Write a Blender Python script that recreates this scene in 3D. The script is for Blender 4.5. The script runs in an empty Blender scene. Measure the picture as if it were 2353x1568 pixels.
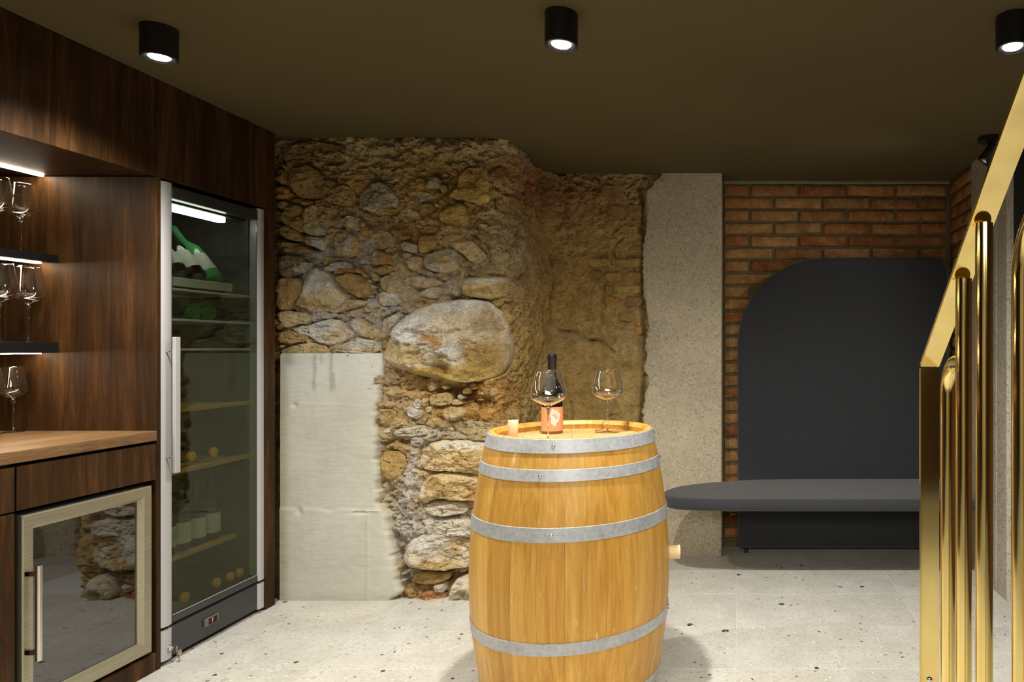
import bpy, bmesh, math, random
import numpy as np
from mathutils import Vector, Matrix

SC = bpy.context.scene
COL = SC.collection
rnd = random.Random(7)
# ------------------------------------------------------------------ camera, world, exposure
F = 1580.0          # focal length in pixels of the 2353 px wide frame
VX, VY = 1697.0, 797.0
EYE = 1.245
cd = bpy.data.cameras.new('camera'); cam = bpy.data.objects.new('camera', cd); COL.objects.link(cam)
cam.location = (0, 0, EYE); cam.rotation_euler = (math.pi/2, 0, 0)
cd.sensor_width = 36; cd.lens = 36*F/2353
cd.shift_x = (2353/2-VX)/2353; cd.shift_y = (VY-1568/2)/2353
cd.clip_start = 0.05; cd.clip_end = 60
SC.camera = cam
w = bpy.data.worlds.new('world'); SC.world = w; w.use_nodes = True
w.node_tree.nodes['Background'].inputs[0].default_value = (0.9, 0.85, 0.75, 1)
w.node_tree.nodes['Background'].inputs[1].default_value = 0.05
vs = SC.view_settings
SC.display_settings.display_device = 'sRGB'
vs.view_transform = 'Standard'; vs.look = 'None'; vs.exposure = -0.12; vs.gamma = 1.0; vs.use_curve_mapping = False
SC.cycles.use_denoising = True
SC.cycles.caustics_reflective = False; SC.cycles.caustics_refractive = False
SC.cycles.max_bounces = 10; SC.cycles.transparent_max_bounces = 24
SC.cycles.sample_clamp_indirect = 6

CEIL = 2.275
def lamp_spot(x, y, z, power, size=150, col=(1, .95, .87), rad=.03, aim=None):
    l = bpy.data.lights.new('spot_beam', 'SPOT'); l.energy = power; l.color = col
    l.spot_size = math.radians(size); l.spot_blend = 1.0; l.shadow_soft_size = rad
    o = bpy.data.objects.new('spot_beam', l); COL.objects.link(o); o.location = (x, y, z)
    if aim is not None:
        o.rotation_euler = (Vector(aim)-Vector((x, y, z))).to_track_quat('-Z', 'Y').to_euler()
    return o
def area_fill(x, y, z, sx, sy, power, col=(1, .94, .85), aim=None):
    l = bpy.data.lights.new('fill_light', 'AREA'); l.shape = 'RECTANGLE'; l.size = sx; l.size_y = sy; l.energy = power; l.color = col
    o = bpy.data.objects.new('fill_light', l); COL.objects.link(o); o.location = (x, y, z)
    if aim is not None:
        o.rotation_euler = (Vector(aim)-Vector((x, y, z))).to_track_quat('-Z', 'Y').to_euler()
    return o
SPOTS = [(-1.87, 2.22), (-0.548, 2.127), (0.854, 2.143)]
lamp_spot(-1.87, 2.22, 2.160, 150, 138)
lamp_spot(-0.548, 2.127, 2.160, 185, 162)
lamp_spot(0.854, 2.143, 2.160, 130, 158)
lamp_spot(1.20, 3.34, 2.150, 16, 120, aim=(-.7, 3.95, .7))      # the small adjustable spotlight by the right wall
for x in (-1.9, -.55, .8):                       # the next row of ceiling lamps, beside the camera
    lamp_spot(x, .25, 2.16, 34, 112, rad=.05)
area_fill(.1, -1.2, 2.2, 2.2, 1.0, 54, aim=(.1, 1.5, 0)).data.spread = math.radians(84)  # unseen soft fill light added behind the camera
for x in (-1.9, -.55, .8): lamp_spot(x, -1.65, 2.16, 45, 115, rad=.05)  # unseen spots added to brighten the rear wall that the brass reflects

# ------------------------------------------------------------------ materials
def srgb(r, g, b):
    f = lambda c: (c/255/12.92) if c/255 <= .04045 else ((c/255+.055)/1.055)**2.4
    return (f(r), f(g), f(b), 1)
def new_mat(name):
    m = bpy.data.materials.new(name); m.use_nodes = True
    nt = m.node_tree; b = nt.nodes['Principled BSDF']
    return m, nt, b
def setp(b, **k):
    for n, v in k.items():
        b.inputs[n.replace('_', ' ')].default_value = v
def plain(name, col, rough=.5, metal=0.0, emit=None, es=0, spec=.5):
    m, nt, b = new_mat(name)
    b.inputs['Base Color'].default_value = (*col[:3], 1); b.inputs['Roughness'].default_value = rough
    b.inputs['Metallic'].default_value = metal; b.inputs['Specular IOR Level'].default_value = spec
    if emit: b.inputs['Emission Color'].default_value = (*emit[:3], 1); b.inputs['Emission Strength'].default_value = es
    return m
def N(nt, t, **k):
    n = nt.nodes.new(t)
    for a, v in k.items(): setattr(n, a, v)
    return n
def coords(nt, scale=(1, 1, 1), kind='Object'):
    tc = N(nt, 'ShaderNodeTexCoord'); mp = N(nt, 'ShaderNodeMapping')
    mp.inputs['Scale'].default_value = scale
    nt.links.new(tc.outputs[kind], mp.inputs[0]); return mp.outputs[0]
def noise(nt, vec, scale, detail=6, rough=.6, dist=0):
    n = N(nt, 'ShaderNodeTexNoise'); n.inputs['Scale'].default_value = scale; n.inputs['Detail'].default_value = detail
    n.inputs['Roughness'].default_value = rough; n.inputs['Distortion'].default_value = dist
    nt.links.new(vec, n.inputs['Vector']); return n.outputs['Fac']
def ramp(nt, fac, stops):
    r = N(nt, 'ShaderNodeValToRGB'); e = r.color_ramp.elements
    while len(e) < len(stops): e.new(.5)
    for i, (p, c) in enumerate(stops):
        e[i].position = p; e[i].color = (*c[:3], 1) if hasattr(c, '__len__') else (c, c, c, 1)
    nt.links.new(fac, r.inputs[0]); return r.outputs[0]
def mix(nt, fac, a, b, mode='MIX'):
    m = N(nt, 'ShaderNodeMix', data_type='RGBA', blend_type=mode)
    for s, v in ((0, fac), (6, a), (7, b)):
        if hasattr(v, 'links') or isinstance(v, bpy.types.NodeSocket): nt.links.new(v, m.inputs[s])
        else: m.inputs[s].default_value = v if s == 0 else ((*v[:3], 1) if hasattr(v, '__len__') else (v, v, v, 1))
    return m.outputs[2]
def bump(nt, b, h, strength, dist=.01):
    n = N(nt, 'ShaderNodeBump'); n.inputs['Strength'].default_value = strength; n.inputs['Distance'].default_value = dist
    nt.links.new(h, n.inputs['Height']); nt.links.new(n.outputs[0], b.inputs['Normal'])
def ab(nt, *hs):                                   # sum of height signals (signal, weight)
    acc = None
    for s, wt in hs:
        m = N(nt, 'ShaderNodeMath', operation='MULTIPLY'); nt.links.new(s, m.inputs[0]); m.inputs[1].default_value = wt
        if acc is None: acc = m.outputs[0]
        else:
            a = N(nt, 'ShaderNodeMath', operation='ADD'); nt.links.new(acc, a.inputs[0]); nt.links.new(m.outputs[0], a.inputs[1]); acc = a.outputs[0]
    return acc

def wood(name, cols, scale=(30, 30, 2.0), rough=.45, bs=.25, objrand=False, spec=.4, fleck=None):
    m, nt, b = new_mat(name); v = coords(nt, scale)
    if objrand:
        oi = N(nt, 'ShaderNodeObjectInfo'); ad = N(nt, 'ShaderNodeVectorMath', operation='ADD')
        mu = N(nt, 'ShaderNodeVectorMath', operation='SCALE'); cb = N(nt, 'ShaderNodeCombineXYZ')
        for i in range(3): nt.links.new(oi.outputs['Random'], cb.inputs[i])
        nt.links.new(cb.outputs[0], mu.inputs[0]); mu.inputs['Scale'].default_value = 57
        nt.links.new(v, ad.inputs[0]); nt.links.new(mu.outputs[0], ad.inputs[1]); v = ad.outputs[0]
    n1 = noise(nt, v, 1.0, 5, .6, 1.2); n2 = noise(nt, v, 4.5, 5, .7, .3); n3 = noise(nt, v, .25, 3, .5, 1.0)
    s = ab(nt, (n1, .5), (n2, .28), (n3, .32))
    c = ramp(nt, s, [(.38, cols[0]), (.55, cols[1]), (.72, cols[2])])
    if objrand:
        r2 = ramp(nt, oi.outputs['Random'], [(0, (.84, .80, .74)), (.5, (1, 1, 1)), (1, (1.0, .93, .80))])
        c = mix(nt, 1.0, c, r2, 'MULTIPLY')
    if fleck:
        fv = coords(nt, fleck[1]); fn = noise(nt, fv, 1.0, 3, .5, .8)
        c = mix(nt, ramp(nt, fn, [(.66, 0.0), (.74, .45)]), c, fleck[0])
    nt.links.new(c, b.inputs['Base Color']); b.inputs['Roughness'].default_value = rough; b.inputs['Specular IOR Level'].default_value = spec
    bump(nt, b, n2, bs, .002); return m

M = {}
M['darkwood'] = wood('dark_stained_oak', [(.013, .0058, .0019), (.040, .0175, .0052), (.110, .050, .0150)], (18, 18, 1.5), .52, .4, spec=.16)
M['counterwood'] = wood('oak_worktop', [(.085, .045, .019), (.16, .088, .036), (.26, .155, .07)], (40, 5, 40), .38, .5)
M['barrelwood'] = wood('barrel_oak', [(.34, .165, .022), (.52, .285, .052), (.66, .41, .11)], (34, 34, 1.6), .42, .25, True, fleck=((.82, .60, .28), (55, 55, 9)))
M['headwood'] = wood('barrel_head_oak', [(.38, .22, .09), (.50, .31, .13), (.60, .40, .19)], (40, 3, 40), .5, .2, True)
M['palewood'] = wood('pale_bung_wood', [(.62, .44, .22), (.72, .54, .30), (.80, .63, .38)], (60, 60, 6), .6, .2)
M['shelfwood'] = wood('beech_shelf', [(.35, .20, .07), (.48, .30, .11), (.58, .38, .16)], (40, 6, 40), .5, .2)

def concrete(name, base, speck=.5, grain=(1, 1, 1), rough=.85, big=True):
    m, nt, b = new_mat(name); v = coords(nt)
    vg = coords(nt, grain)
    n1 = noise(nt, v, 2.2, 6, .6); n2 = noise(nt, vg, 45, 5, .7); n3 = noise(nt, v, 160, 2, .6)
    c = ramp(nt, n1, [(.3, tuple(x*.80 for x in base)), (.7, tuple(min(1, x*1.12) for x in base))])
    c = mix(nt, .5, c, ramp(nt, n2, [(.3, (.72, .72, .70)), (.6, (1, 1, 1)), (.8, (1.0, 1.0, 1.0))]), 'MULTIPLY')
    vo = N(nt, 'ShaderNodeTexVoronoi'); vo.inputs['Scale'].default_value = 120; nt.links.new(v, vo.inputs['Vector'])
    hs = N(nt, 'ShaderNodeSeparateColor'); nt.links.new(vo.outputs['Color'], hs.inputs[0])
    d = ramp(nt, hs.outputs[0], [(0, (1.0, 1.0, 1.0)), (.84, (1, 1, 1)), (.90, (.62, .54, .42)), (.97, (.45, .40, .34))])
    c = mix(nt, speck, c, d, 'MULTIPLY')
    l = ramp(nt, hs.outputs[1], [(0, 0.0), (.86, 0.0), (.93, .55)])
    l2 = mix(nt, speck, (0, 0, 0), l)
    c = mix(nt, l2, c, (.78, .74, .66))
    nt.links.new(c, b.inputs['Base Color']); b.inputs['Roughness'].default_value = rough; b.inputs['Specular IOR Level'].default_value = .3
    bump(nt, b, ab(nt, (n2, .8), (n3, .35)), .35, .004); return m
M['pillar'] = concrete('sandblasted_concrete', (.52, .46, .33), .5)
M['rightconcrete'] = concrete('combed_concrete', (.46, .42, .34), .6, (1, 1, .12))

def terrazzo():
    m, nt, b = new_mat('speckled_stone_tile'); tc0 = coords(nt)
    oi = N(nt, 'ShaderNodeObjectInfo'); sc_ = N(nt, 'ShaderNodeMath', operation='MULTIPLY'); sc_.inputs[1].default_value = 37.7; nt.links.new(oi.outputs['Random'], sc_.inputs[0])
    cb = N(nt, 'ShaderNodeCombineXYZ'); nt.links.new(sc_.outputs[0], cb.inputs[0]); nt.links.new(sc_.outputs[0], cb.inputs[1])
    ad = N(nt, 'ShaderNodeVectorMath', operation='ADD'); nt.links.new(tc0, ad.inputs[0]); nt.links.new(cb.outputs[0], ad.inputs[1]); tc = ad.outputs[0]
    n1 = noise(nt, tc, 5, 6, .65); n2 = noise(nt, tc, 60, 5, .7)
    c = ramp(nt, n1, [(.3, (.48, .47, .42)), (.7, (.61, .60, .55))])
    c = mix(nt, .8, c, ramp(nt, oi.outputs['Random'], [(0, (.93, .93, .92)), (.5, (1, 1, 1)), (1, (1, .96, .90))]), 'MULTIPLY')
    c = mix(nt, .7, c, ramp(nt, n2, [(.30, (.62, .60, .55)), (.48, (1, 1, 1)), (.75, (1, 1, 1))]), 'MULTIPLY')
    def chips(scale, lo, col, ch, dist=.25):
        vo = N(nt, 'ShaderNodeTexVoronoi'); vo.inputs['Scale'].default_value = scale; vo.inputs['Randomness'].default_value = 1
        nt.links.new(tc, vo.inputs['Vector'])
        hs = N(nt, 'ShaderNodeSeparateColor'); nt.links.new(vo.outputs['Color'], hs.inputs[0])
        a = N(nt, 'ShaderNodeMath', operation='GREATER_THAN'); nt.links.new(hs.outputs[ch], a.inputs[0]); a.inputs[1].default_value = lo
        # random chip size
        s = N(nt, 'ShaderNodeMath', operation='MULTIPLY'); nt.links.new(hs.outputs[(ch+1) % 3], s.inputs[0]); s.inputs[1].default_value = dist
        d = N(nt, 'ShaderNodeMath', operation='LESS_THAN'); nt.links.new(vo.outputs['Distance'], d.inputs[0]); nt.links.new(s.outputs[0], d.inputs[1])
        mu = N(nt, 'ShaderNodeMath', operation='MULTIPLY'); nt.links.new(a.outputs[0], mu.inputs[0]); nt.links.new(d.outputs[0], mu.inputs[1])
        return mu.outputs[0], col
    for s, lo, col, ch, di in ((17, .93, (.05, .048, .045), 0, .30), (48, .94, (.16, .14, .11), 1, .34), (80, .75, (.42, .40, .34), 2, .5), (60, .85, (.66, .66, .63), 0, .4), (30, .93, (.45, .41, .30), 1, .4)):
        f, cc = chips(s, lo, col, ch, di); c = mix(nt, f, c, cc)
    nt.links.new(c, b.inputs['Base Color']); b.inputs['Roughness'].default_value = .55; b.inputs['Specular IOR Level'].default_value = .35
    bump(nt, b, n2, .12, .002); return m
M['tile'] = terrazzo()
M['grout'] = plain('pale_grout', (.60, .60, .57), .9)

def ceilmat():
    m, nt, b = new_mat('olive_brown_ceiling_paint'); v = coords(nt); n = noise(nt, v, 1.5, 4, .5)
    nt.links.new(ramp(nt, n, [(.3, (.088, .064, .021)), (.7, (.102, .075, .025))]), b.inputs['Base Color'])
    b.inputs['Roughness'].default_value = .8; return m
M['ceiling'] = ceilmat()
M['black'] = plain('matte_black_lacquer', (.006, .006, .006), .45)
M['blackgloss'] = plain('black_panel', (.030, .031, .034), .32)
M['darkvoid'] = plain('black_cavity', (.004, .004, .004), .8)
M['stairpaint'] = plain('black_painted_wall', (.012, .011, .010), .7)
M['roomwall'] = plain('off_white_plaster', (.70, .65, .54), .8)
M['brownwall'] = plain('dark_brown_panelling', (.085, .036, .010), .55)
M['fridgeint'] = plain('grey_fridge_lining', (.085, .087, .087), .45)
M['silver'] = plain('satin_aluminium', (.46, .46, .47), .36, .25)
M['handle'] = plain('brushed_steel_handle', (.62, .58, .54), .22, 1.0)
M['white_rail'] = plain('pale_shelf_rail', (.62, .65, .62), .4)
M['emit'] = plain('lamp_face', (1, 1, 1), .5, 0, (1, .98, .93), 22)
M['led'] = plain('led_strip_glow', (1, 1, 1), .5, 0, (1, .84, .62), 60)
M['tube'] = plain('fridge_lamp_glow', (1, 1, 1), .5, 0, (.95, 1, 1), 12)
M['chrome'] = plain('polished_chrome', (.75, .73, .68), .12, 1.0)
M['reddigit'] = plain('red_display_digit', (.5, .02, .01), .5, 0, (1, .06, .03), 3)

def steel():
    m, nt, b = new_mat('brushed_champagne_steel'); v = coords(nt, (300, 3, 300)); n = noise(nt, v, 1, 3, .6)
    nt.links.new(ramp(nt, n, [(.3, (.33, .30, .21)), (.7, (.43, .40, .29))]), b.inputs['Base Color'])
    b.inputs['Metallic'].default_value = .75; b.inputs['Roughness'].default_value = .36; return m
M['steel'] = steel()
def galv():
    m, nt, b = new_mat('galvanised_hoop_steel'); v = coords(nt); n = noise(nt, v, 70, 5, .75); n2 = noise(nt, v, 6, 4, .6)
    c = ramp(nt, n, [(.28, (.29, .305, .325)), (.52, (.42, .435, .45)), (.80, (.56, .57, .58))])
    c = mix(nt, .7, c, ramp(nt, n2, [(.35, (.78, .78, .78)), (.6, (1, 1, 1))]), 'MULTIPLY')
    nt.links.new(c, b.inputs['Base Color']); b.inputs['Metallic'].default_value = .25
    nt.links.new(ramp(nt, n, [(.3, .38), (.7, .52)]), b.inputs['Roughness']); bump(nt, b, n, .12, .001); return m
M['galv'] = galv()
def brass():
    m, nt, b = new_mat('polished_brass'); v = coords(nt, (1, 1, .25)); n = noise(nt, v, 14, 4, .6)
    nt.links.new(ramp(nt, n, [(.3, (.78, .59, .21)), (.7, (.86, .70, .31))]), b.inputs['Base Color'])
    b.inputs['Metallic'].default_value = 1.0; b.inputs['Roughness'].default_value = .11
    n2 = noise(nt, v, 3, 2, .5); bump(nt, b, n2, .10, .02); return m
M['brass'] = brass()
def fabric():
    m, nt, b = new_mat('charcoal_wool_felt'); v = coords(nt); n = noise(nt, v, 260, 3, .8); n2 = noise(nt, v, 3, 4, .6)
    c = ramp(nt, n, [(.35, (.027, .029, .033)), (.65, (.047, .050, .056))])
    c = mix(nt, .5, c, ramp(nt, n2, [(.3, (.85, .85, .85)), (.7, (1, 1, 1))]), 'MULTIPLY')
    nt.links.new(c, b.inputs['Base Color']); b.inputs['Roughness'].default_value = .95; b.inputs['Specular IOR Level'].default_value = .15
    b.inputs['Sheen Weight'].default_value = .25; bump(nt, b, n, .5, .003); return m
M['fabric'] = fabric()

def thin_glass(name, tint, refl=1.0, rough=0.0, rc=(1, 1, 1)):
    m = bpy.data.materials.new(name); m.use_nodes = True; nt = m.node_tree; nt.nodes.clear()
    out = N(nt, 'ShaderNodeOutputMaterial'); mx = N(nt, 'ShaderNodeMixShader')
    t = N(nt, 'ShaderNodeBsdfTransparent'); t.inputs[0].default_value = (*tint, 1)
    g = N(nt, 'ShaderNodeBsdfGlossy'); g.inputs['Roughness'].default_value = rough; g.inputs[0].default_value = (*rc, 1)
    fr = N(nt, 'ShaderNodeLayerWeight'); fr.inputs[0].default_value = .5     # Schlick reflectance of a thin pane, same from both sides
    pw = N(nt, 'ShaderNodeMath', operation='POWER'); pw.inputs[1].default_value = 5; nt.links.new(fr.outputs['Facing'], pw.inputs[0])
    mu = N(nt, 'ShaderNodeMath', operation='MULTIPLY_ADD', use_clamp=True); mu.inputs[1].default_value = .95*refl; mu.inputs[2].default_value = .042*refl
    nt.links.new(pw.outputs[0], mu.inputs[0]); nt.links.new(mu.outputs[0], mx.inputs[0])
    nt.links.new(t.outputs[0], mx.inputs[1]); nt.links.new(g.outputs[0], mx.inputs[2]); nt.links.new(mx.outputs[0], out.inputs[0])
    return m
M['doorglass'] = thin_glass('tinted_door_glass', (.62, .65, .58), 1.05, rc=(.92, .95, .72))
M['coolerglass'] = thin_glass('smoked_cooler_glass', (.45, .45, .46), 3.2)
M['bowlglass'] = thin_glass('thin_wine_glass', (.975, .975, .97), 2.2)
def solid_glass(name, col, rough=0.0):
    m, nt, b = new_mat(name); b.inputs['Base Color'].default_value = (*col, 1); b.inputs['Transmission Weight'].default_value = 1
    b.inputs['Roughness'].default_value = rough; b.inputs['IOR'].default_value = 1.5; return m
M['stemglass'] = solid_glass('clear_stem_glass', (.97, .97, .96))
M['greenglass'] = plain('green_bottle_glass', (.02, .16, .05), .08, 0, spec=.8)
M['limeglass'] = plain('bright_green_bottle_glass', (.07, .36, .12), .08, 0, spec=.8)
M['darkglass'] = plain('near_black_bottle_glass', (.006, .006, .005), .06, 0, spec=.8)
M['brownbase'] = plain('amber_glass_base', (.16, .05, .015), .08)
M['label_white'] = plain('cream_paper_label', (.62, .61, .56), .7)
M['label_orange'] = plain('peach_orange_label', (.72, .27, .115), .6)
M['label_print'] = plain('pale_print_ink', (.66, .54, .48), .6)
M['label_print2'] = plain('grey_print_ink', (.22, .20, .19), .6)
M['capsule_gold'] = plain('gold_foil_capsule', (.80, .42, .05), .4, .2)
M['capsule_black'] = plain('black_foil_capsule', (.010, .010, .011), .28)

# ------------------------------------------------------------------ object helpers
def P(px, py, D):
    return ((px-VX)*D/F, D, EYE-(py-VY)*D/F)
def cnt(parent): return parent.location if parent is not None else Vector((0, 0, 0))
def mesh_obj(name, verts, faces, mat, parent=None, smooth=False, me=None):
    if me is None:
        off = world_off(parent)
        me = bpy.data.meshes.new(name)
        v = np.asarray(verts, dtype=float) - np.array(off)
        me.from_pydata(v.tolist(), [], faces); me.update()
        if mat is not None: me.materials.append(mat)
        if smooth: me.polygons.foreach_set('use_smooth', [True]*len(me.polygons))
    o = bpy.data.objects.new(name, me); COL.objects.link(o)
    if parent is not None: o.parent = parent
    return o
def world_off(parent):
    v = Vector((0, 0, 0))
    while parent is not None:
        v = v + Vector(parent.location); parent = parent.parent
    return v
def thing(name, label, cat, loc, group=None):
    o = bpy.data.objects.new(name, None); COL.objects.link(o); o.location = loc; o.empty_display_size = .05
    o['label'] = label; o['category'] = cat
    if group: o['group'] = group
    return o
def tag(o, label, cat, group=None):
    o['label'] = label; o['category'] = cat
    if group: o['group'] = group
    return o
def struct(o): o['kind'] = 'structure'; return o

def boxmesh(x0, x1, y0, y1, z0, z1, bev=0.0, seg=1):
    bm = bmesh.new(); bmesh.ops.create_cube(bm, size=1)
    for v in bm.verts:
        v.co = Vector(((x0+x1)/2+v.co.x*(x1-x0), (y0+y1)/2+v.co.y*(y1-y0), (z0+z1)/2+v.co.z*(z1-z0)))
    if bev > 0:
        bmesh.ops.bevel(bm, geom=bm.edges[:]+bm.verts[:], offset=bev, segments=seg, affect='EDGES', profile=.5)
    vs_ = [tuple(v.co) for v in bm.verts]; bm.verts.index_update()
    fs = [[v.index for v in f.verts] for f in bm.faces]; bm.free(); return vs_, fs
def box(name, x0, x1, y0, y1, z0, z1, mat, parent=None, bev=0.0015, seg=1):
    v, f = boxmesh(x0, x1, y0, y1, z0, z1, bev, seg)
    return mesh_obj(name, v, f, mat, parent, smooth=False)
def lathe(profile, n=48, c=(0, 0, 0), axis='Z', close=True, M4=None):
    """profile: list of (r, z). Returns verts, faces"""
    vs_, fs, rings = [], [], []
    for r, z in profile:
        if r < 1e-6:
            rings.append([len(vs_)]); vs_.append((0, 0, z))
        else:
            rings.append(list(range(len(vs_), len(vs_)+n)))
            for i in range(n):
                a = 2*math.pi*i/n; vs_.append((r*math.cos(a), r*math.sin(a), z))
    for A, B in zip(rings[:-1], rings[1:]):
        if len(A) == 1 and len(B) == 1: continue
        for i in range(n):
            j = (i+1) % n
            if len(A) == 1: fs.append([A[0], B[j], B[i]][::-1])
            elif len(B) == 1: fs.append([A[i], A[j], B[0]])
            else: fs.append([A[i], A[j], B[j], B[i]])
    if M4 is not None: vs_ = [tuple(M4 @ Vector(v)) for v in vs_]
    else: vs_ = [(x+c[0], y+c[1], z+c[2]) for x, y, z in vs_]
    return vs_, fs
def join(*parts):
    V, Fc = [], []
    for v, f in parts:
        o = len(V); V += list(v); Fc += [[i+o for i in q] for q in f]
    return V, Fc
def tube(path, r, n=16, caps=True):
    pts = [Vector(p) for p in path]; V, Fc = [], []
    up = Vector((0, 0, 1)); prevn = None
    for i, p in enumerate(pts):
        t = (pts[min(i+1, len(pts)-1)]-pts[max(i-1, 0)]).normalized()
        if prevn is None:
            a = up if abs(t.z) < .9 else Vector((1, 0, 0)); nx = t.cross(a).normalized()
        else:
            nx = (prevn - t*prevn.dot(t)).normalized()
        prevn = nx; ny = t.cross(nx)
        for k in range(n):
            a = 2*math.pi*k/n; V.append(tuple(p+nx*(r*math.cos(a))+ny*(r*math.sin(a))))
    for i in range(len(pts)-1):
        for k in range(n):
            j = (k+1) % n; Fc.append([i*n+k, i*n+j, (i+1)*n+j, (i+1)*n+k])
    if caps:
        Fc.append(list(range(n))[::-1]); Fc.append([(len(pts)-1)*n+k for k in range(n)])
    return V, Fc
def autosmooth(o, deg=40):
    me = o.data; me.polygons.foreach_set('use_smooth', [True]*len(me.polygons))
    try: me.set_sharp_from_angle(angle=math.radians(deg))
    except Exception: pass
    return o

# ------------------------------------------------------------------ vectorised 3-D value noise
def _h(i, j, k):
    n = (i*374761393 + j*668265263 + k*2147483647 + 974711) & 0xffffffff
    n = ((n ^ (n >> 13))*1274126177) & 0xffffffff
    n = ((n ^ (n >> 16))*2246822519) & 0xffffffff
    return ((n ^ (n >> 15)) & 0xffff)/65535.0*2-1
def vnoise(p):
    p = np.asarray(p, float); i = np.floor(p).astype(np.int64); f = p-i; f = f*f*f*(f*(f*6-15)+10)
    r = 0
    for a in (0, 1):
        wx = f[:, 0] if a else 1-f[:, 0]
        for b_ in (0, 1):
            wy = f[:, 1] if b_ else 1-f[:, 1]
            for c in (0, 1):
                wz = f[:, 2] if c else 1-f[:, 2]
                r = r+wx*wy*wz*_h(i[:, 0]+a, i[:, 1]+b_, i[:, 2]+c)
    return r
def fbm(p, s, octv=4, gain=.5, off=0.0):
    a, t = 1.0, 0; p = np.asarray(p, float)*s+off
    for o in range(octv):
        t = t+a*vnoise(p); p = p*2.03+17.3; a *= gain
    return t
# ------------------------------------------------------------------ room shell
floor = struct(mesh_obj('floor', [(-3.2, -2.3, -.0015), (2.2, -2.3, -.0015), (2.2, 4.5, -.0015), (-3.2, 4.5, -.0015), (-3.2, -2.3, -.1), (2.2, -2.3, -.1), (2.2, 4.5, -.1), (-3.2, 4.5, -.1)],
        [[0, 1, 2, 3], [4, 7, 6, 5], [0, 4, 5, 1], [1, 5, 6, 2], [2, 6, 7, 3], [3, 7, 4, 0]], M['grout']))
# stone tiles, 41 x 40 cm, joints 3 mm, laid in rows; all share one mesh
tv, tf = boxmesh(-.2035, .2035, -.2, .2, -.02, 0, .0008)
tmesh = None
TX, TY = .410, .403
for j in range(-1, 15):
    yc = 3.864-TY/2-j*TY if j >= 0 else 4.0655
    if yc < -1.6: continue
    for i in range(-6, 6):
        xc = -.010+TX*(i+.5)
        if yc > 3.6 and xc < -.9: continue
        if yc > 4 and j == -1 and xc > 1.3: continue
        if tmesh is None:
            t = mesh_obj('tile', tv, tf, M['tile'], floor); tmesh = t.data
        else: t = mesh_obj('tile', None, None, None, floor, me=tmesh)
        t.location = (xc, yc, 0)
ceil_ = struct(box('ceiling', -3.2, 2.2, -2.3, 4.5, CEIL, CEIL+.1, M['ceiling'], None, 0))
struct(box('wall_front', -3.2, .95, -2.4, -2.3, -.1, CEIL+.1, M['roomwall'], None, 0))
struct(box('wall_left', -3.3, -3.0, -2.3, 4.5, -.1, CEIL+.1, M['darkwood'], None, 0))
struct(box('wall_stair', 2.2, 2.3, -2.3, 4.5, -.1, CEIL+.1, M['brownwall'], None, 0))
struct(box('wall_front_stair', .95, 2.2, -2.4, -2.3, -.1, CEIL+.1, M['brownwall'], None, 0))
wr = struct(box('wall_stairwell', 1.338, 2.2, 3.34, 3.44, -.1, CEIL, M['stairpaint'], None, 0))
# concrete right wall with one vertical groove, brick continues behind it
WRX = 1.308
def groove_wall():
    ys = [3.344, 3.356, 3.480, 3.484, 3.490, 3.494, 3.863]
    xs = [WRX+.012, WRX, WRX, WRX+.006, WRX+.006, WRX, WRX]
    V, Fc = [], []
    for x, y in zip(xs, ys): V += [(x, y, -.05), (x, y, CEIL)]
    n = len(ys)
    V += [(WRX+.14, ys[-1], -.05), (WRX+.14, ys[-1], CEIL), (WRX+.14, ys[0], -.05), (WRX+.14, ys[0], CEIL)]
    m_ = n+2
    for i in range(m_): j = (i+1) % m_; Fc.append([2*i, 2*i+1, 2*j+1, 2*j])
    Fc.append([2*i for i in range(m_)]); Fc.append([2*i+1 for i in range(m_)][::-1])
    return V, Fc
struct(mesh_obj('wall_right', *groove_wall(), M['rightconcrete']))

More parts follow.
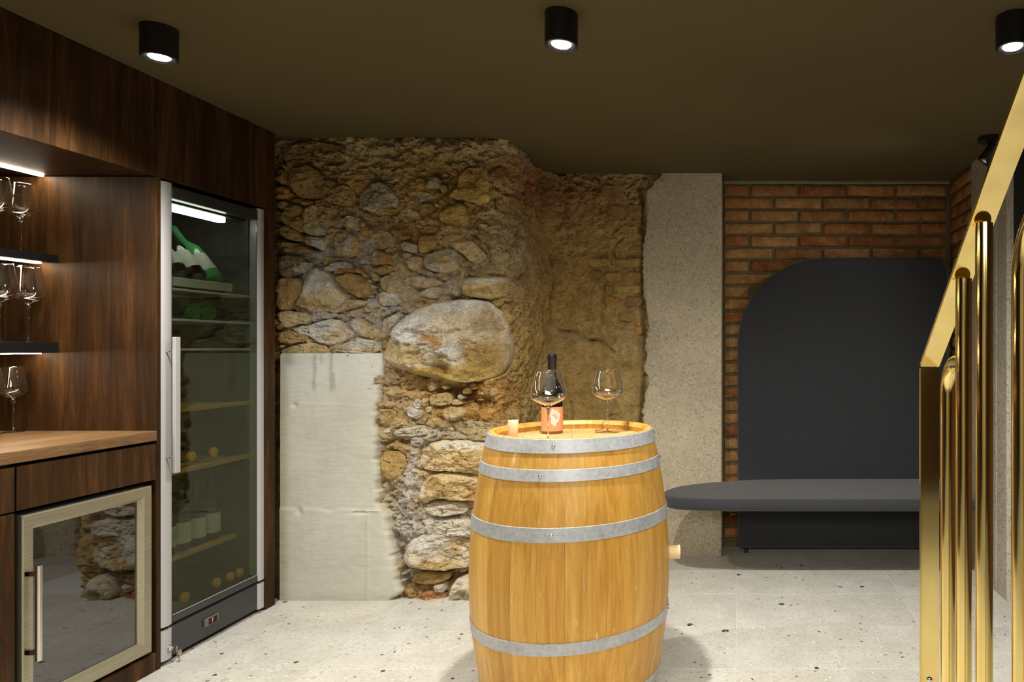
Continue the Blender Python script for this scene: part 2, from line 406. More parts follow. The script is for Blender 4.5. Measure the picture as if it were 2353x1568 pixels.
# ------------------------------------------------------------------ brick alcove (back right)
def mortarmat():
    m, nt, b = new_mat('olive_lime_mortar'); v = coords(nt); n = noise(nt, v, 90, 5, .7); n1 = noise(nt, v, 6, 3, .5)
    c = ramp(nt, n, [(.3, (.10, .078, .034)), (.7, (.22, .175, .08))])
    c = mix(nt, .7, c, ramp(nt, n1, [(.3, (.75, .75, .75)), (.7, (1, 1, 1))]), 'MULTIPLY')
    nt.links.new(c, b.inputs['Base Color']); b.inputs['Roughness'].default_value = .95; bump(nt, b, n, .8, .006); return m
M['mortar'] = mortarmat()
def brickmat(name, cols, rand=.25):
    m, nt, b = new_mat(name); v0 = coords(nt); oi = N(nt, 'ShaderNodeObjectInfo')
    cb = N(nt, 'ShaderNodeCombineXYZ'); mu = N(nt, 'ShaderNodeMath', operation='MULTIPLY'); mu.inputs[1].default_value = 91.0
    nt.links.new(oi.outputs['Random'], mu.inputs[0])
    for i in range(3): nt.links.new(mu.outputs[0], cb.inputs[i])
    ad = N(nt, 'ShaderNodeVectorMath', operation='ADD'); nt.links.new(v0, ad.inputs[0]); nt.links.new(cb.outputs[0], ad.inputs[1]); v = ad.outputs[0]
    n1 = noise(nt, v, 14, 5, .65, .6); n2 = noise(nt, v, 95, 5, .75); n3 = noise(nt, v, 30, 4, .6)
    c = ramp(nt, n1, [(.30, cols[0]), (.5, cols[1]), (.70, cols[2])])
    tone = ramp(nt, oi.outputs['Random'], [(0, (.62, .42, .36)), (.2, (1.0, .80, .70)), (.45, (1.05, 1.0, .95)), (.7, (.92, .98, .92)), (.88, (.80, .66, .60)), (1, (1.0, .62, .48))])
    c = mix(nt, 1, c, tone, 'MULTIPLY')
    c = mix(nt, ramp(nt, n3, [(.58, 0.0), (.72, .45)]), c, (.50, .40, .24))
    c = mix(nt, .8, c, ramp(nt, n2, [(.32, (.45, .42, .38)), (.5, (1, 1, 1))]), 'MULTIPLY')
    nt.links.new(c, b.inputs['Base Color']); b.inputs['Roughness'].default_value = .92; b.inputs['Specular IOR Level'].default_value = .2
    bump(nt, b, ab(nt, (n2, .6), (n3, .5)), .9, .006); return m
M['brick'] = brickmat('old_handmade_brick', [(.28, .135, .046), (.40, .222, .082), (.51, .325, .142)])
def brickmesh(L, H, T, seed):
    """a worn handmade brick: grid block whose edges are rounded and nibbled"""
    nx, nz = max(4, int(L/.036)), 3
    V, Fc, idx = [], [], {}
    r = np.random.RandomState(seed)
    def addv(x, y, z):
        k = (round(x, 5), round(y, 5), round(z, 5))
        if k not in idx: idx[k] = len(V); V.append([x, y, z])
        return idx[k]
    xs = np.linspace(-L/2, L/2, nx+1); zs = np.array([-H/2, -H/2+.009, 0, H/2-.009, H/2]); xs[1] = xs[0]+.01; xs[-2] = xs[-1]-.01
    for i in range(nx):
        for k in range(4):
            Fc.append([addv(xs[i], 0, zs[k]), addv(xs[i+1], 0, zs[k]), addv(xs[i+1], 0, zs[k+1]), addv(xs[i], 0, zs[k+1])])
    for i in range(nx):
        Fc.append([addv(xs[i], T, zs[0]), addv(xs[i+1], T, zs[0]), addv(xs[i+1], 0, zs[0]), addv(xs[i], 0, zs[0])])
        Fc.append([addv(xs[i], 0, zs[-1]), addv(xs[i+1], 0, zs[-1]), addv(xs[i+1], T, zs[-1]), addv(xs[i], T, zs[-1])])
    for k in range(4):
        Fc.append([addv(xs[0], 0, zs[k]), addv(xs[0], 0, zs[k+1]), addv(xs[0], T, zs[k+1]), addv(xs[0], T, zs[k])])
        Fc.append([addv(xs[-1], 0, zs[k+1]), addv(xs[-1], 0, zs[k]), addv(xs[-1], T, zs[k]), addv(xs[-1], T, zs[k+1])])
    V = np.array(V); n = fbm(V, 28, 2, off=seed*9.1); n2 = fbm(V, 60, 2, off=seed*3.1+40)
    for q, (x, y, z) in enumerate(V.copy()):
        ex, ez = L/2-abs(x), H/2-abs(z)
        if y < .001:
            V[q, 1] += .0018*n2[q]
            if ex < .004 or ez < .003: V[q, 1] += .006+.0025*n[q]
        if ez < .003: V[q, 2] -= np.sign(z)*(.0012+.0028*abs(n[q]))
        if ex < .004: V[q, 0] -= np.sign(x)*(.0015+.003*abs(n2[q]))
    # slight bow of the whole brick
    V[:, 2] += .0016*np.sin(V[:, 0]*7+seed)
    return V, Fc
wa = struct(box('wall_alcove', -.14, 1.45, 4.283, 4.42, -.05, CEIL, M['mortar'], None, 0))
sa = struct(box('wall_alcove_side', 1.321, 1.45, 3.863, 4.283, -.05, CEIL, M['mortar'], None, 0))
BP, BX0, BX1 = .302, -.098, 1.300
full = [brickmesh(.288, .066, .05, s) for s in range(7)]
fullme = []; cache = {}
def put_brick(parent, L, seed, loc, rot=0.0):
    key = (round(L, 2), seed % (7 if abs(L-.288) < .004 else 3))
    if key not in cache:
        v, f = brickmesh(L if abs(L-.288) > .004 else .288, .066, .045, key[1])
        me = bpy.data.meshes.new('brick'); me.from_pydata(v.tolist(), [], f); me.materials.append(M['brick'])
        me.polygons.foreach_set('use_smooth', [True]*len(me.polygons)); cache[key] = me
    o = mesh_obj('brick', None, None, None, parent, me=cache[key])
    o.location = loc; o.rotation_euler = (rnd.uniform(-.008, .008), rnd.uniform(-.008, .008), rot+rnd.uniform(-.012, .012))
    return o
row = 0
z = 2.2175
while z > .03:
    start = .0703 if row % 2 == 0 else .2189
    js = [BX0]+[start+BP*k for k in range(-1, 6) if BX0+.04 < start+BP*k < BX1-.04]+[BX1]
    for a, b_ in zip(js[:-1], js[1:]):
        mid = (a+b_)/2
        if z < 1.62 and mid > .17: continue                 # nothing of these shows behind the backrest
        put_brick(wa, b_-a-.014, rnd.randrange(100), (mid, 4.270+rnd.uniform(-.004, .003), z+rnd.uniform(-.002, .002)))
    # side return
    ys = [3.868, 4.03 if row % 2 else 4.14, 4.262]
    for a, b_ in zip(ys[:-1], ys[1:]):
        put_brick(sa, b_-a-.012, rnd.randrange(100), (1.308+rnd.uniform(-.003, .003), (a+b_)/2, z+.004+rnd.uniform(-.003, .003)), -math.pi/2)
    z -= .0789; row += 1
# crumbling lime line along the top of the brickwork
V, Fc = [], []
nseg = 150
for i in range(nseg+1):
    x = -.09+1.40*i/nseg; d = .006*float(vnoise(np.array([[x*40, .3, .7]]))[0])
    V += [(x, 4.262+d, 2.262+d*.4), (x, 4.268+d, CEIL), (x, 4.30, CEIL), (x, 4.30, 2.258)]
for i in range(nseg):
    for k in range(4): j = (k+1) % 4; Fc.append([4*i+k, 4*i+4+k, 4*i+4+j, 4*i+j])
tl = mesh_obj('lime_edge', V, Fc, plain('crumbly_lime', (.36, .32, .22), .95), wa)

# ------------------------------------------------------------------ old stone wall
path = [(-2.36, 3.42), (-1.27, 3.42), (-1.20, 3.445), (-1.17, 3.53), (-1.160, 3.95), (-1.125, 4.07), (-1.02, 4.115), (-.14, 4.115)]
def resample(pts, step):
    pts = np.array(pts, float)
    # chaikin smoothing
    for _ in range(2):
        q = [pts[0]]
        for a, b_ in zip(pts[:-1], pts[1:]): q += [a*.75+b_*.25, a*.25+b_*.75]
        q.append(pts[-1]); pts = np.array(q)
    d = np.r_[0, np.cumsum(np.linalg.norm(np.diff(pts, axis=0), axis=1))]
    s = np.arange(0, d[-1], step)
    return np.c_[np.interp(s, d, pts[:, 0]), np.interp(s, d, pts[:, 1])]
pp = resample(path, .0054)
tan = np.gradient(pp, axis=0); tan /= np.linalg.norm(tan, axis=1)[:, None]
nrm = np.c_[tan[:, 1], -tan[:, 0]]                          # points into the room
ppx = VX+F*pp[:, 0]/pp[:, 1]
def Dw(px):                                                  # depth of the wall seen in a column of the photo
    return np.interp(px, np.maximum.accumulate(ppx), pp[:, 1])
# wall colour: sand mortar, ochre, red, lime-washed areas, one shaded strip painted in (position in the photo, radius, colour, strength)
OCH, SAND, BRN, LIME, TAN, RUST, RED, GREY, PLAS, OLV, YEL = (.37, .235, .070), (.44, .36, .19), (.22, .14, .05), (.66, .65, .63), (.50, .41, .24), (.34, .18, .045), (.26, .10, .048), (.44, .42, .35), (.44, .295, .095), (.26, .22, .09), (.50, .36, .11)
BL = [(1080, 600, 150, 110, TAN, .6), (880, 640, 130, 70, TAN, .6), (1150, 760, 60, 90, TAN, .4), (1390, 800, 110, 110, TAN, .3), (700, 340, 130, 60, BRN, .55), (950, 350, 220, 60, SAND, .9), (1180, 360, 90, 50, SAND, .8), (680, 440, 90, 90, BRN, .6), (660, 590, 60, 70, BRN, .8), (660, 690, 60, 60, OCH, .7),
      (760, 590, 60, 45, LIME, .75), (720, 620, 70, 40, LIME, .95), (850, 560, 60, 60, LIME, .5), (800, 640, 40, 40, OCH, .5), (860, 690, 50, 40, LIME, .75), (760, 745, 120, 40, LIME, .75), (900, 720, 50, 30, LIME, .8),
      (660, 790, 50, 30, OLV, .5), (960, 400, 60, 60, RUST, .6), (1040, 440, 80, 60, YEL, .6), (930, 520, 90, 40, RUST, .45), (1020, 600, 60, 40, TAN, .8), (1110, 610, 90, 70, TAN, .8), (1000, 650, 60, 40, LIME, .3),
      (1215, 430, 40, 50, RED, .8), (1160, 400, 45, 35, RUST, .7), (1230, 560, 60, 120, PLAS, .9), (1200, 760, 60, 120, PLAS, .8), (1320, 440, 120, 60, RED, .6), (1390, 500, 110, 50, RUST, .5), (1320, 700, 140, 160, PLAS, .8), (1380, 620, 80, 60, OCH, .7),
      (1170, 570, 50, 80, TAN, .7), (1330, 900, 160, 80, PLAS, .8), (1430, 850, 60, 120, OLV, .35), (1300, 770, 60, 30, TAN, .4),
      (905, 900, 45, 50, GREY, .7), (900, 980, 50, 60, OCH, .35), (1000, 900, 120, 40, RUST, .75), (1090, 930, 80, 45, RUST, .8), (1140, 900, 60, 60, RUST, .6), (1010, 995, 130, 28, GREY, .85), (1100, 1000, 60, 30, OLV, .5),
      (895, 1080, 35, 70, OCH, .5), (900, 1220, 40, 110, GREY, .8), (950, 1120, 30, 120, LIME, .75), (1000, 1210, 80, 30, LIME, .7), (960, 1350, 60, 40, BRN, .7), (1050, 1340, 70, 40, BRN, .4), (640, 1000, 16, 300, OLV, .8)]  # last blob paints the shaded strip beside the cabinet in olive
def lim(c, m=.78):                                           # keep the hue when a colour gets too bright
    c = np.atleast_2d(c); return c/np.maximum(1, c.max(1, keepdims=True)/m)
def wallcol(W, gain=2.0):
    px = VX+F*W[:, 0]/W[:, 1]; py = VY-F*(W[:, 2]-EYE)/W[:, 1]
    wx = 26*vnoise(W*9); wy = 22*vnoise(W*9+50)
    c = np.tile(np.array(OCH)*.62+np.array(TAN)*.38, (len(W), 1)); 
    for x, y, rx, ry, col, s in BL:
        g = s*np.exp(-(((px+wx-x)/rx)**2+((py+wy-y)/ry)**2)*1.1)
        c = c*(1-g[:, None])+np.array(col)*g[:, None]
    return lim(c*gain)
def setcol(o, c):
    a = o.data.color_attributes.new('wall_colour', 'FLOAT_COLOR', 'POINT')
    a.data.foreach_set('color', np.c_[c, np.ones(len(c))].astype(np.float32).ravel())
def rockmat(name, contrast=.75, bs=.8, bd=.01, lime=.35, fine=1.0):
    m, nt, b = new_mat(name); v = coords(nt)
    at = N(nt, 'ShaderNodeAttribute'); at.attribute_name = 'wall_colour'
    n1 = noise(nt, v, 11, 6, .7, .4); n2 = noise(nt, v, 42, 6, .75); n3 = noise(nt, v, 150, 3, .7); n4 = noise(nt, v, 5, 3, .6, 1.0)
    vs2 = coords(nt, (1, 1, 3.2)); n5 = noise(nt, vs2, 22, 5, .65, 1.2)
    c = mix(nt, contrast, mix(nt, 1.0, at.outputs['Color'], (1.0, 1.0, 1.0), 'MULTIPLY'), ramp(nt, n1, [(.28, (.62, .52, .38)), (.46, (1.02, .99, .95)), (.72, (1.45, 1.42, 1.38))]), 'MULTIPLY')
    c = mix(nt, .65, c, ramp(nt, n2, [(.30, (.40, .34, .25)), (.44, (1.05, 1.05, 1.05)), (.72, (1.32, 1.32, 1.32))]), 'MULTIPLY')
    c = mix(nt, ramp(nt, n5, [(.60, 0.0), (.74, lime)]), c, (.60, .56, .47))
    c = mix(nt, ramp(nt, n4, [(.58, 0.0), (.74, .32)]), c, (.46, .24, .06))
    nt.links.new(c, b.inputs['Base Color']); b.inputs['Roughness'].default_value = .93; b.inputs['Specular IOR Level'].default_value = .2
    vo = N(nt, 'ShaderNodeTexVoronoi', feature='DISTANCE_TO_EDGE'); vo.inputs['Scale'].default_value = 38
    nd = N(nt, 'ShaderNodeTexNoise'); nd.inputs['Scale'].default_value = 18; nd.inputs['Detail'].default_value = 4; nt.links.new(v, nd.inputs['Vector'])
    mx_ = N(nt, 'ShaderNodeMix', data_type='RGBA', blend_type='LINEAR_LIGHT'); mx_.inputs[0].default_value = .06; nt.links.new(v, mx_.inputs[6]); nt.links.new(nd.outputs['Color'], mx_.inputs[7]); nt.links.new(mx_.outputs[2], vo.inputs['Vector'])
    vr = ramp(nt, vo.outputs['Distance'], [(0, 0.0), (.10, .8), (.5, 1.0)])
    bump(nt, b, ab(nt, (n2, 1.0), (n3, .35*fine), (n5, .8), (vr, .28)), bs, bd); return m
M['rubble'] = rockmat('sandy_rubble_mortar', .8, 1.0, .03, .25)
M['stone'] = rockmat('limestone_rubble', .7, 1.0, .02, .6)

ST = [
 ([(644,338),(706,322),(757,328),(821,342),(819,361),(783,374),(757,370),(706,362),(675,360),(647,369)], 'B', .045, 2),
 ([(678,376),(709,376),(735,394),(742,422),(742,453),(719,456),(681,452),(666,434),(659,405),(667,387)], 'B', .055, 2),
 ([(735,387),(757,376),(780,380),(783,397),(770,410),(752,405),(740,397)], 'b', .035, 2),
 ([(736,412),(755,411),(772,417),(764,426),(745,423)], 'k', .02, 1),
 ([(784,402),(808,389),(853,386),(860,408),(821,413),(791,413)], 'O', .035, 2),
 ([(812,415),(839,416),(821,438),(814,430)], 'o', .02, 1),
 ([(821,447),(847,421),(872,413),(898,432),(917,462),(916,490),(872,493),(834,482),(819,466)], 'G', .06, 1, [(900,485,30,12,'y',.8),(860,450,30,20,'g',.6)]),
 ([(749,450),(768,428),(796,423),(815,440),(810,472),(783,471),(755,466)], 'O', .04, 4),
 ([(632,405),(641,383),(652,392),(655,422),(635,421)], 'o', .03, 2), ([(632,431),(647,425),(661,431),(664,452),(643,457),(632,459)], 'o', .025, 2),
 ([(720,463),(741,458),(741,470),(724,472)], 'o', .018, 1), ([(690,462),(716,460),(714,472),(692,472)], 'O', .018, 1),
 ([(638,505),(652,474),(686,468),(692,480),(664,512),(656,516)], 'O', .035, 3), ([(658,517),(684,497),(691,499),(690,534),(672,527)], 'O', .04, 2),
 ([(692,500),(706,467),(745,472),(760,495),(758,525),(747,541),(719,540),(692,535)], 't', .05, 4, [(740,530,26,18,'G',.6),(715,520,12,14,'y',.5)]),
 ([(764,511),(783,490),(788,523),(765,522)], 'g', .03, 1), ([(786,505),(796,494),(811,494),(821,511),(819,528),(796,528),(787,518)], 'G', .045, 2, [(806,526,16,6,'o',.9)]),
 ([(822,511),(834,505),(848,521),(851,540),(837,548),(829,531)], 'o', .04, 1, [(830,512,8,6,'l',.8)]), ([(828,493),(847,488),(872,494),(860,508),(839,506)], 'O', .03, 2),
 ([(638,535),(649,513),(690,537),(690,555),(668,554),(645,545)], 'O', .035, 3), ([(693,541),(749,544),(751,574),(740,578),(722,568),(693,558)], 'O', .04, 2, [(738,560,22,20,'w',.9)]),
 ([(645,556),(676,559),(668,568),(644,565)], 'o', .03, 1), ([(671,569),(707,568),(713,575),(701,586),(672,581)], 'B', .03, 2), ([(640,585),(690,588),(705,606),(690,632),(650,640),(636,620)], 'b', .02, 3),
 ([(780,536),(809,534),(825,551),(825,572),(814,591),(770,589),(769,562)], 'y', .045, 2, [(802,556,9,32,'w',1.0),(777,565,7,28,'w',.9)]),
 ([(743,614),(770,602),(802,602),(808,619),(764,622),(747,624)], 'w', .03, 2), ([(668,610),(700,600),(722,604),(700,626),(676,628)], 'l', .02, 2),
 ([(699,630),(720,612),(745,622),(764,643),(775,668),(795,682),(790,700),(751,716),(719,718),(690,708),(670,699),(674,691),(696,672),(698,650)], 'l', .085, 3, [(715,665,28,34,'w',1.0),(740,690,40,14,'t',.7),(700,705,40,8,'y',.9)]),
 ([(765,642),(785,630),(808,627),(836,640),(852,662),(848,678),(826,687),(805,676),(790,667),(780,650)], 'y', .075, 2, [(820,660,30,24,'B',.4)]),
 ([(757,692),(790,689),(830,690),(860,693),(820,706),(780,719),(757,719),(750,704)], 't', .04, 2), ([(764,620),(806,616),(830,619),(838,630),(800,626),(766,632)], 'o', .04, 1),
 ([(852,580),(867,572),(898,585),(904,608),(872,608),(858,611),(852,595)], 'o', .04, 3, [(856,584,8,10,'w',.9)]), ([(851,550),(866,534),(898,528),(910,556),(885,572),(860,570)], 't', .04, 3),
 ([(853,614),(898,609),(910,620),(885,631),(868,631)], 'O', .03, 2), ([(845,623),(866,631),(868,645),(855,647)], 't', .025, 1),
 ([(872,633),(921,631),(928,671),(898,679),(870,659)], 't', .035, 4), ([(868,672),(885,669),(923,674),(921,701),(875,704),(870,688)], 't', .035, 2, [(905,690,26,14,'w',.7)]),
 ([(977,424),(992,402),(1010,406),(1012,433),(982,435)], 'g', .04, 2, [(992,406,16,5,'l',.8)]), ([(1012,425),(1025,422),(1026,438),(1012,440)], 't', .02, 1),
 ([(936,444),(959,439),(989,443),(993,453),(971,463),(951,467),(937,457)], 'G', .035, 2), ([(919,479),(945,477),(962,487),(960,496),(938,498),(923,490)], 'G', .03, 1),
 ([(900,402),(925,400),(930,412),(910,418),(898,412)], 'l', .025, 1),
 ([(1054,397),(1071,384),(1110,381),(1122,397),(1125,428),(1125,460),(1104,472),(1072,460),(1034,455),(1028,447),(1050,428)], 'y', .05, 2, [(1090,400,26,12,'O',.5)]),
 ([(1006,491),(1028,472),(1059,465),(1071,481),(1070,504),(1059,519),(1028,516),(1005,503)], 'y', .05, 1), ([(955,466),(971,464),(996,470),(994,489),(971,491),(960,479)], 'O', .025, 2),
 ([(1128,387),(1155,383),(1173,389),(1184,421),(1192,453),(1155,444),(1135,434),(1127,415)], 'r', .035, 2, [(1140,420,12,16,'O',.6)]), ([(1136,449),(1174,447),(1197,468),(1181,480),(1154,485),(1139,479)], 'O', .035, 2),
 ([(1203,418),(1222,424),(1238,446),(1240,482),(1224,486),(1204,466)], 'r', .02, 2),
 ([(969,523),(989,518),(1012,523),(997,535),(979,537)], 'o', .03, 1), ([(919,544),(942,536),(947,549),(919,551)], 'o', .03, 1), ([(917,560),(926,556),(954,558),(956,578),(950,582),(920,573)], 'l', .03, 2),
 ([(957,544),(989,539),(1005,548),(1002,562),(977,578),(960,581)], 'y', .045, 2), ([(934,599),(951,587),(968,592),(964,615),(947,625),(937,615)], 't', .045, 1),
 ([(922,578),(948,584),(936,594),(926,590)], 'l', .02, 1),
 ([(971,595),(982,581),(1033,569),(1048,574),(1047,597),(1053,610),(1044,622),(1020,628),(989,623),(971,615)], 't', .05, 2, [(985,590,18,10,'G',.9),(1010,622,22,6,'w',.9),(1040,585,10,16,'G',.8)]),
 ([(1039,540),(1057,536),(1070,548),(1050,550)], 'o', .03, 1), ([(1019,545),(1035,544),(1039,553),(1020,552)], 'l', .02, 1), ([(1033,557),(1079,550),(1096,563),(1117,588),(1109,601),(1079,602),(1063,582),(1034,569)], 't', .03, 3),
 ([(925,641),(961,633),(1015,646),(1012,656),(976,665),(938,659)], 't', .045, 2, [(945,640,26,7,'w',.9)]), ([(960,672),(985,660),(1016,655),(1009,687),(985,686),(965,684)], 'l', .035, 2), ([(1026,652),(1040,655),(1057,674),(1048,683),(1032,668)], 'l', .02, 1),
 ([(1060,643),(1085,637),(1130,635),(1160,637),(1174,650),(1172,670),(1150,684),(1116,688),(1085,684),(1060,676),(1056,660)], 't', .075, 0, [(1115,646,60,10,'p',.95),(1100,678,50,9,'O',.7)]),
 ([(632,717),(668,714),(713,723),(709,745),(675,746),(659,755),(649,752),(638,732)], 't', .045, 3), ([(633,640),(680,636),(697,652),(685,682),(672,698),(665,712),(633,716)], 'O', .05, 4), ([(631,732),(638,733),(649,751),(633,761)], 'o', .03, 1),
 ([(680,750),(709,746),(740,735),(778,733),(790,752),(817,768),(796,784),(757,795),(738,792),(713,775),(690,768),(668,758)], 'l', .06, 4, [(730,765,50,22,'w',1.0),(780,780,30,10,'t',.7)]),
 ([(713,722),(745,722),(780,720),(770,732),(740,734),(715,742)], 'w', .03, 2),
 ([(801,748),(809,732),(834,734),(860,755),(876,768),(876,783),(840,779),(819,767)], 't', .055, 3, [(812,745,16,12,'w',.8)]), ([(874,734),(917,717),(922,732),(898,757),(889,770),(876,762)], 'l', .055, 2), ([(835,722),(862,728),(868,745),(848,742)], 'O', .02, 2),
 ([(764,811),(789,788),(824,774),(872,785),(872,814)], 'G', .05, 2, [(820,784,50,7,'w',.8)]), ([(659,797),(706,787),(745,794),(751,810),(719,816),(668,817)], 't', .03, 4), ([(633,765),(662,760),(706,768),(706,784),(662,792),(636,787)], 'O', .035, 4),
 ([(929,940),(932,955),(950,965),(965,961),(968,945),(950,936),(934,935)], 'w', .045, 2), ([(951,922),(961,915),(967,927),(966,942),(952,939)], 'w', .03, 1), ([(1038,922),(1050,918),(1062,927),(1059,932),(1038,932)], 't', .03, 1),
 ([(1008,945),(1034,935),(1067,939),(1073,952),(1050,968),(1029,968),(1010,955)], 't', .05, 3), ([(984,911),(1010,902),(1034,906),(1036,928),(1006,937),(983,929)], 't', .05, 2), ([(865,937),(904,942),(910,952),(891,982),(868,976)], 'O', .035, 2), ([(976,938),(990,936),(994,946),(984,950)], 'l', .02, 1),
 ([(905,988),(960,978),(1000,984),(990,998),(940,1006),(900,1004)], 'l', .03, 2),
 ([(1040,972),(1090,966),(1150,975),(1150,1005),(1080,1002),(1045,990)], 'g', .035, 1),
 ([(955,1076),(971,1024),(1023,1012),(1117,1014),(1125,1055),(1118,1095),(1049,1086),(992,1086)], 't', .09, 1, [(1060,1020,70,10,'p',.9),(1080,1060,30,26,'O',.5),(968,1066,14,16,'w',.7)]),
 ([(955,1147),(963,1115),(992,1089),(1054,1088),(1112,1097),(1110,1152),(1062,1154),(1023,1150),(986,1150),(973,1162)], 't', .095, 2, [(1010,1120,40,18,'O',.6),(1090,1140,24,26,'o',.6),(960,1100,10,30,'w',.7)]),
 ([(971,1163),(1002,1151),(1065,1156),(1075,1181),(1023,1190),(981,1184)], 'p', .07, 2), ([(970,1192),(1030,1193),(1100,1200),(1095,1235),(1040,1236),(990,1230)], 'G', .05, 1),
 ([(921,1286),(937,1243),(976,1226),(1028,1234),(1065,1244),(1090,1267),(1090,1304),(1023,1314),(958,1312),(932,1304)], 'p', .095, 1, [(1000,1300,70,12,'y',.6),(1040,1270,22,18,'O',.5),(960,1250,40,14,'w',.7)]),
 ([(945,1320),(1033,1317),(1031,1335),(992,1345),(952,1345)], 'O', .04, 3), ([(992,1348),(1020,1340),(1022,1366),(997,1362)], 'p', .05, 1), ([(958,1367),(986,1357),(1023,1367),(1018,1380),(963,1380)], 'r', .04, 1), ([(925,1345),(950,1350),(955,1376),(932,1374)], 'B', .04, 2),
 ([(1031,1359),(1039,1338),(1065,1326),(1095,1330),(1098,1381),(1044,1384),(1031,1372)], 'p', .08, 1, [(1058,1360,18,14,'g',.5)]),
 ([(870,1048),(890,1036),(920,1040),(932,1057),(928,1090),(905,1105),(876,1100)], 'O', .03, 1),
 ([(867,816),(888,775),(900,747),(923,726),(957,706),(995,694),(1041,686),(1095,687),(1125,698),(1148,722),(1165,756),(1171,793),(1168,824),(1153,854),(1110,877),(1060,882),(1000,874),(945,862),(896,845),(871,830)], 'l', .16, 2,
    [(930,750,60,50,'w',.9),(1040,700,120,14,'w',.8),(1110,830,60,50,'O',.85),(990,862,110,14,'y',.9),(985,785,20,14,'o',.85),(1115,750,34,20,'B',.5),(1010,810,50,24,'w',.7),(1010,840,26,20,'O',.6),(925,815,50,24,'t',.8)]),
]
# small rubble chips between the traced stones
chips = []
polys = [np.array(s[0], float) for s in ST]
def inpoly(x, y, p):
    c = False; n = len(p)
    for i in range(n):
        x0, y0 = p[i]; x1, y1 = p[(i+1) % n]
        if (y0 > y) != (y1 > y) and x < (x1-x0)*(y-y0)/(y1-y0)+x0: c = not c
    return c
tries = 0; got = 0
rr = random.Random(3)
zones = [(636, 380, 1120, 640, 60), (640, 620, 1000, 800, 26), (880, 885, 1140, 1000, 26), (880, 1300, 1030, 1376, 8)]
placed = []
for x0, y0, x1, y1, cntn in zones:
    g = 0; tries = 0
    while g < cntn and tries < 3000:
        tries += 1
        x, y = rr.uniform(x0, x1), rr.uniform(y0, y1); r_ = rr.uniform(6, 15)
        if any(inpoly(x+dx*r_*.8, y+dy*r_*.8, p) for p in polys for dx, dy in ((0, 0), (1, 0), (-1, 0), (0, 1), (0, -1))): continue
        if any(math.hypot(x-a, y-b_) < (r_+c)*.9 for a, b_, c in placed): continue
        placed.append((x, y, r_)); g += 1
        asp = rr.uniform(.5, .95); th = rr.uniform(-.5, .5); k = rr.randint(5, 7); ph = rr.uniform(0, 6)
        pl = []
        for q in range(k):
            a = ph+2*math.pi*q/k+rr.uniform(-.25, .25); ra = r_*rr.uniform(.8, 1.15)
            u_, v_ = ra*math.cos(a), ra*asp*math.sin(a); pl.append((x+u_*math.cos(th)-v_*math.sin(th), y+u_*math.sin(th)+v_*math.cos(th)))
        col = rr.choice('OOOttyoB' if y < 560 else 'OttOGyo')
        chips.append((pl, col, rr.uniform(.014, .028), rr.randint(1, 3)))
# base relief
zs = np.arange(-.03, CEIL+.02, .0054)
ns, nz = len(pp), len(zs)
S_, Z_ = np.meshgrid(np.arange(ns), np.arange(nz), indexing='ij')
W0 = np.c_[pp[S_.ravel(), 0], pp[S_.ravel(), 1], zs[Z_.ravel()]]
Nn = nrm[S_.ravel()]
px0 = VX+F*W0[:, 0]/W0[:, 1]; py0 = VY-F*(W0[:, 2]-EYE)/W0[:, 1]
sm = lambda x, a, b_: np.clip((x-a)/(b_-a), 0, 1)
rough = 1-.45*sm(px0, 1165, 1215)*sm(py0, 430, 520)
d = .012+.022*fbm(W0, 5.5, 3, .5)+rough*.015*fbm(W0*np.array([1, 1, 1.5]), 21, 4, .6, 7)
rid = 1-np.abs(fbm(W0*np.array([.8, .8, 1.6]), 13, 3, .55, 31))
crk = np.exp(-((1-rid)/.05)**2)
d -= rough*.016*crk
peb = fbm(W0, 60, 3, .6, 3); d += .0075*peb*rough; rg = 1-np.abs(fbm(W0*np.array([1, 1, 1.7]), 30, 3, .6, 77)); d += .012*(rg-.7)*rough
# pushed-in hollows and proud bulges: x, y, rx, ry (photo pixels), depth in m
for x, y, rx, ry, a in [(1060, 905, 50, 16, -.09), (1000, 892, 90, 12, -.05), (1095, 925, 35, 14, -.07), (860, 668, 22, 16, -.05), (1044, 684, 24, 8, -.05), (1195, 640, 16, 10, -.05), (1040, 395, 50, 10, -.03), (1250, 470, 14, 90, -.03),
                        (1000, 1330, 90, 18, -.05), (1075, 1330, 12, 40, -.04), (900, 1240, 26, 160, -.035), (640, 900, 22, 500, -.03), (890, 1330, 40, 30, -.02), (960, 335, 260, 30, .022), (1200, 700, 60, 220, .02), (950, 1200, 26, 160, .03), (1010, 1000, 120, 18, .02),
                        (1240, 790, 60, 60, .02), (1390, 780, 40, 9, -.03), (1355, 720, 8, 30, -.018), (1290, 860, 9, 22, -.02), (1420, 700, 50, 90, .012), (1300, 540, 70, 60, .018), (1400, 440, 90, 26, -.012), (1480, 700, 10, 400, -.03), (1215, 1010, 40, 40, -.01)]:
    wob = 8*vnoise(W0*14+x)
    d += a*np.exp(-(((px0+wob-x)/rx)**2+((py0+wob-y)/ry)**2))
